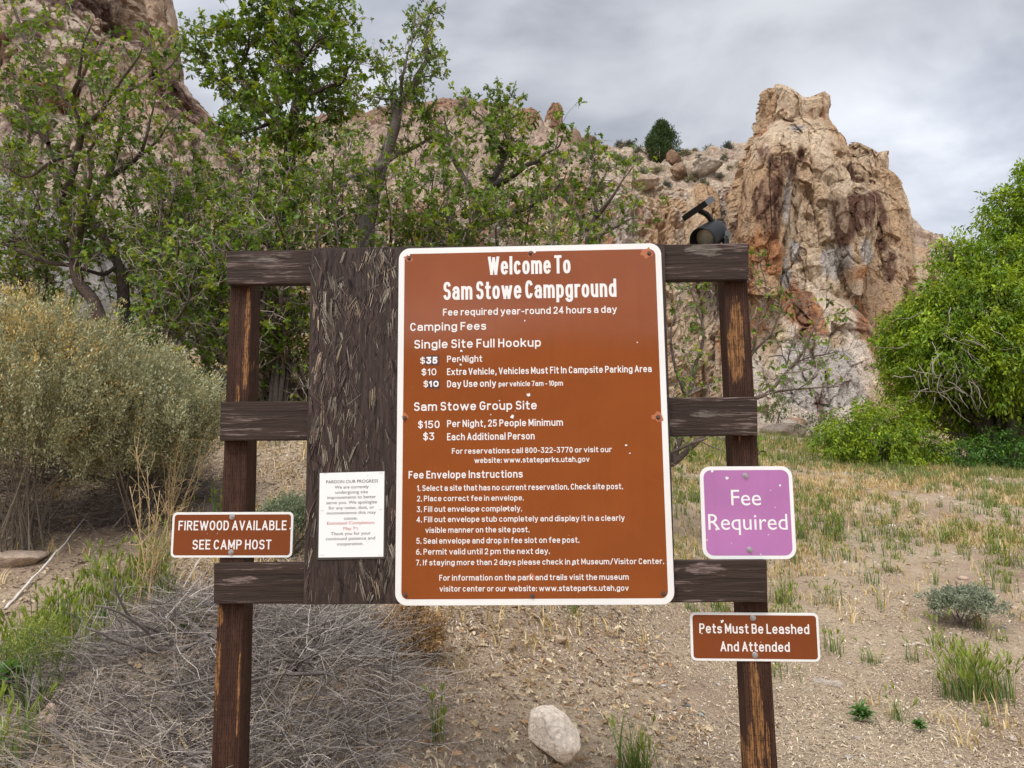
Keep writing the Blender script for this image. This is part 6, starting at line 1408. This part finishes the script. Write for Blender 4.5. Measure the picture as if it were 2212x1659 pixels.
litter(4500, -2.0, 1.2, 2.6, 5.5, (.02, .045), [(.42, .30, .17), (.36, .22, .12), (.5, .4, .26), (.30, .19, .11)], .6, OAKLEAF, (.5, .8), lambda x, y: x < .9, up=.02)
litter(40000, 1.0, 16, 6, 20, (.02, .06), STRAW, .3, asp=(.12, .4), test=lambda x, y: dens1(x*.5, y*.5))
g = mb.build('leaf_litter', M_LITTER); tag(g, 'straw coloured leaf litter and chips on the dirt', 'leaf litter', kind='stuff')
# gravel
bm = bmesh.new(); bmesh.ops.create_icosphere(bm, subdivisions=1, radius=1); IV = np.array([v.co[:] for v in bm.verts]); IF = np.array([[v.index for v in f.verts] for f in bm.faces]); bm.free()
mb = MB()
for (n, x0, x1, y0, y1, a, b_) in ((2200, -2.4, 4, 2.7, 7.5, .003, .009), (300, -2.4, 4, 2.7, 7.5, .009, .017), (1300, 1, 14, 6, 20, .010, .026), (120, 1.5, 14, 6, 20, .03, .05)):
    x, y = infield(n, x0, x1, y0, y1); sel = keep_front(x, y); x, y = x[sel], y[sel]; n = len(x); s_ = r.uniform(a, b_, n)
    V = IV[None]*(1+r.normal(0, .16, (n, len(IV), 1)))*np.stack([s_*r.uniform(.8, 1.6, n), s_*r.uniform(.8, 1.4, n), s_*r.uniform(.45, .8, n)], 1)[:, None]
    t = r.uniform(0, 6.28, n); ct, st = np.cos(t)[:, None], np.sin(t)[:, None]; V = np.stack([V[..., 0]*ct-V[..., 1]*st, V[..., 0]*st+V[..., 1]*ct, V[..., 2]], -1)+np.stack([x, y, zgr(x, y)+s_*.15], 1)[:, None]
    c = np.array([(.48, .41, .33), (.58, .53, .46), (.36, .29, .23), (.45, .33, .26), (.38, .33, .29)])[r.integers(0, 5, n)]*r.uniform(.8, 1.2, (n, 1))
    mb.add(V.reshape(-1, 3), (IF[None]+np.arange(n)[:, None, None]*len(IV)).reshape(-1, 3), 0, np.repeat(c, len(IV), 0))
g = mb.build('gravel', M_LITTER, smooth=True); tag(g, 'small pale stones strewn over the dirt', 'gravel', kind='stuff')

# stones and sticks one can point at
M_STONE = tinted('stone', .9, 0, .20, 45.0, .1, bumpd=.02)
def stone(name, label, px, py, size, seed, col, cat='rock', group=None, rot=0.0, bury=.3, amp=.3, sub=3):
    p = gp(px, py); o = icorock(name, None, (p[0], p[1], float(zgr(p[0:1], p[1:2])[0])), size, seed, col, M_STONE, sub, amp, rot, 1.0, bury); return tag(o, label, cat, group)
wr = stone('rock', 'large pale pinkish white rock lying on the litter below the large sign', 1194, 1612, (.118, .19, .105), 3601, (.84, .70, .56), rot=.3, bury=.22, amp=.26, sub=5)
stone('rock', 'small pinkish rock touching the right side of the pale rock', 1245, 1585, (.026, .024, .018), 3602, (.50, .38, .31))
stone('rock', 'small tan rock alone on the litter, midway between the pale rock and the right post', 1375, 1478, (.040, .03, .022), 3603, (.56, .45, .33))
stone('rock', 'little pink rock left of the lone tan rock', 1252, 1478, (.026, .026, .018), 3604, (.48, .36, .29))
stone('rock', 'tan rock in the leaf litter just under the bottom edge of the large sign', 1208, 1388, (.06, .04, .03), 3605, (.42, .31, .21))
stone('rock', 'flat dirt coloured rock half buried at the left edge below the saltbush', 35, 1215, (.22, .16, .06), 3606, (.46, .35, .27), rot=.2, bury=.35, sub=4)
stone('rock', 'pinkish rock at the lower left below the foxtail grass', 108, 1585, (.062, .055, .075), 3607, (.46, .33, .26), bury=.2, sub=4)
stone('rock', 'small round rock above the pinkish rock at the lower left', 165, 1535, (.03, .025, .018), 3608, (.48, .4, .32))
stone('rock', 'white rock hidden in the foxtail grass at the left', 75, 1490, (.06, .05, .04), 3609, (.60, .56, .51))
stone('rock', 'pinkish grey rock leaning on the bank behind the dry weed, left of the left post', 335, 1030, (.22, .2, .36), 3610, (.30, .225, .185), rot=.3, bury=.3, sub=4)
for k, (px, py, s_, c, lab) in enumerate([(1552, 1481, .016, (.58, .53, .48), 'white pebble in the group left of the right post, next to the pink pebble'), (1577, 1488, .021, (.52, .36, .29), 'largest pink pebble in the group left of the right post'),
        (1596, 1483, .017, (.24, .235, .24), 'dark grey pebble touching the pink pebble'), (1617, 1500, .017, (.56, .5, .45), 'pale pebble nearest the right post'), (1622, 1513, .018, (.22, .24, .26), 'blue grey pebble beside the right post'),
        (1602, 1517, .022, (.54, .44, .39), 'pale pinkish pebble left of the blue grey pebble'), (1485, 1526, .023, (.17, .18, .20), 'dark slate pebble farthest left of the pebble group'), (1563, 1532, .016, (.58, .47, .36), 'small cream pebble below the pink pebble'),
        (1515, 1548, .021, (.36, .36, .32), 'grey green pebble below the dark slate pebble'), (1607, 1556, .019, (.46, .39, .34), 'lowest pebble of the group, close to the right post'), (1432, 1484, .019, (.56, .54, .52), 'flat whitish pebble left of the pebble group')]):
    stone('pebble', lab, px, py, (s_, s_*.85, s_*.6), 3650+k, c, 'pebble', 'pebbles left of the right post', k, .2, .14)
for k, (px, py, s_, c, lab) in enumerate([(1831, 1640, .022, (.42, .39, .36), 'grey pebble at the bottom right of the right post'), (1990, 1543, .016, (.60, .57, .54), 'white pebble right of the thin foxtail plant'), (1822, 1572, .020, (.26, .2, .175), 'dark brown pebble below the leafy weed'), (1852, 1598, .02, (.42, .36, .31), 'pale pebble below the leafy weed'), (2190, 1600, .028, (.58, .48, .40), 'pinkish white stone near the lower right edge'), (2148, 1556, .016, (.55, .36, .16), 'orange tan pebble next to the tiny grass sprout')]):
    stone('pebble', lab, px, py, (s_, s_*.85, s_*.6), 3680+k, c, 'pebble', None, k, .2, .16)
def stick(label, pts, r0, r1, col, seed, name='stick', lift=.006):
    r = rng(seed); P = np.array([gp(px, py)+np.array([0, 0, lift+dz]) for px, py, dz in pts]); C = curve_pts(P, 18); C = C+r.normal(0, r0*.35, C.shape)
    mb = MB(); tubes(mb, [(C-P[0], np.linspace(r0, r1, len(C))*(1+.15*r.normal(size=len(C))), np.array(col)*r.uniform(.9, 1.1))], 7); o = mb.build(name, M_TWIG, None, True); o.location = tuple(P[0]); return tag(o, label, 'stick')
stick('long white bare stick leaning across the dirt at the left edge', [(10, 1318, .0), (70, 1262, .03), (140, 1190, .05), (190, 1130, .06)], .009, .003, (.60, .54, .48), 3701)
stick('pale driftwood stick lying in the field behind the foxtail clump', [(1950, 1397, 0), (1985, 1394, .0), (2010, 1398, 0)], .014, .010, (.52, .43, .35), 3702)
stick('thin brown stick on bare dirt above the thin foxtail plant', [(1865, 1495, 0), (1900, 1520, 0), (1935, 1527, 0)], .004, .002, (.28, .22, .18), 3703)
stick('thick pale yellow stick at the bottom edge, left of the left post', [(405, 1700, 0), (400, 1640, .03), (380, 1600, .05), (345, 1570, .06)], .009, .003, (.58, .46, .27), 3704)
stick('pale grey stick crossing the dead twigs at the bottom left', [(300, 1640, .03), (360, 1610, .05), (440, 1585, .05)], .007, .004, (.56, .48, .40), 3705)
stick('bleached curved stick on the dirt at the lower right', [(1995, 1700, 0), (2060, 1688, 0), (2110, 1715, 0)], .004, .002, (.60, .5, .38), 3706)
stick('dark grey limb of dead wood in the twig heap left of the left post', [(455, 1450, .12), (400, 1425, .18), (360, 1400, .20), (320, 1380, .2)], .014, .005, (.17, .145, .13), 3707)
# chunk of bark
p = gp(1790, 1478); mb = MB(); r = rng(3711); m = 26; u = np.linspace(0, 1, m); v_ = np.linspace(-1, 1, 11); U, Vv = np.meshgrid(u, v_, indexing='ij'); wdt = .030*np.sin(np.clip(U*.95+.05, 0, 1)*math.pi)**.5
X = (U-.5)*.20; Yv = Vv*wdt; Zt = .024*(1-Vv**2)+.006*np.round(2*fbm(np.stack([X*20, Yv*160, 0*X], -1).reshape(-1, 3), 2, 5)).reshape(X.shape)+.004; a = -.55
Pt = np.stack([X*math.cos(a)-Yv*math.sin(a), X*math.sin(a)+Yv*math.cos(a), Zt], -1).reshape(-1, 3); Pb = Pt*np.array([1, 1, 0])-np.array([0, 0, .01]); nn_ = m*11
ii = (np.arange(m-1)[:, None]*11+np.arange(10)[None]).ravel(); F = np.stack([ii, ii+1, ii+12, ii+11], 1); edge_ = [(k*11, (k+1)*11) for k in range(m-1)]+[((k+1)*11+10, k*11+10) for k in range(m-1)]
Fe = np.array([[e0_, e1_, e1_+nn_, e0_+nn_] for e0_, e1_ in edge_]); cc_ = np.array((.36, .30, .25))*(1+.5*fbm(np.stack([X*14, Yv*260, 0*X], -1).reshape(-1, 3), 3, 8))[:, None]
mb.add(np.concatenate([Pt, Pb]), [F, F[:, ::-1]+nn_, Fe], 0, np.concatenate([cc_, cc_])); o = mb.build('wood_chunk', M_TWIG); o.location = tuple(p); tag(o, 'splintered grey chunk of old wood on the dirt right of the right post', 'wood')
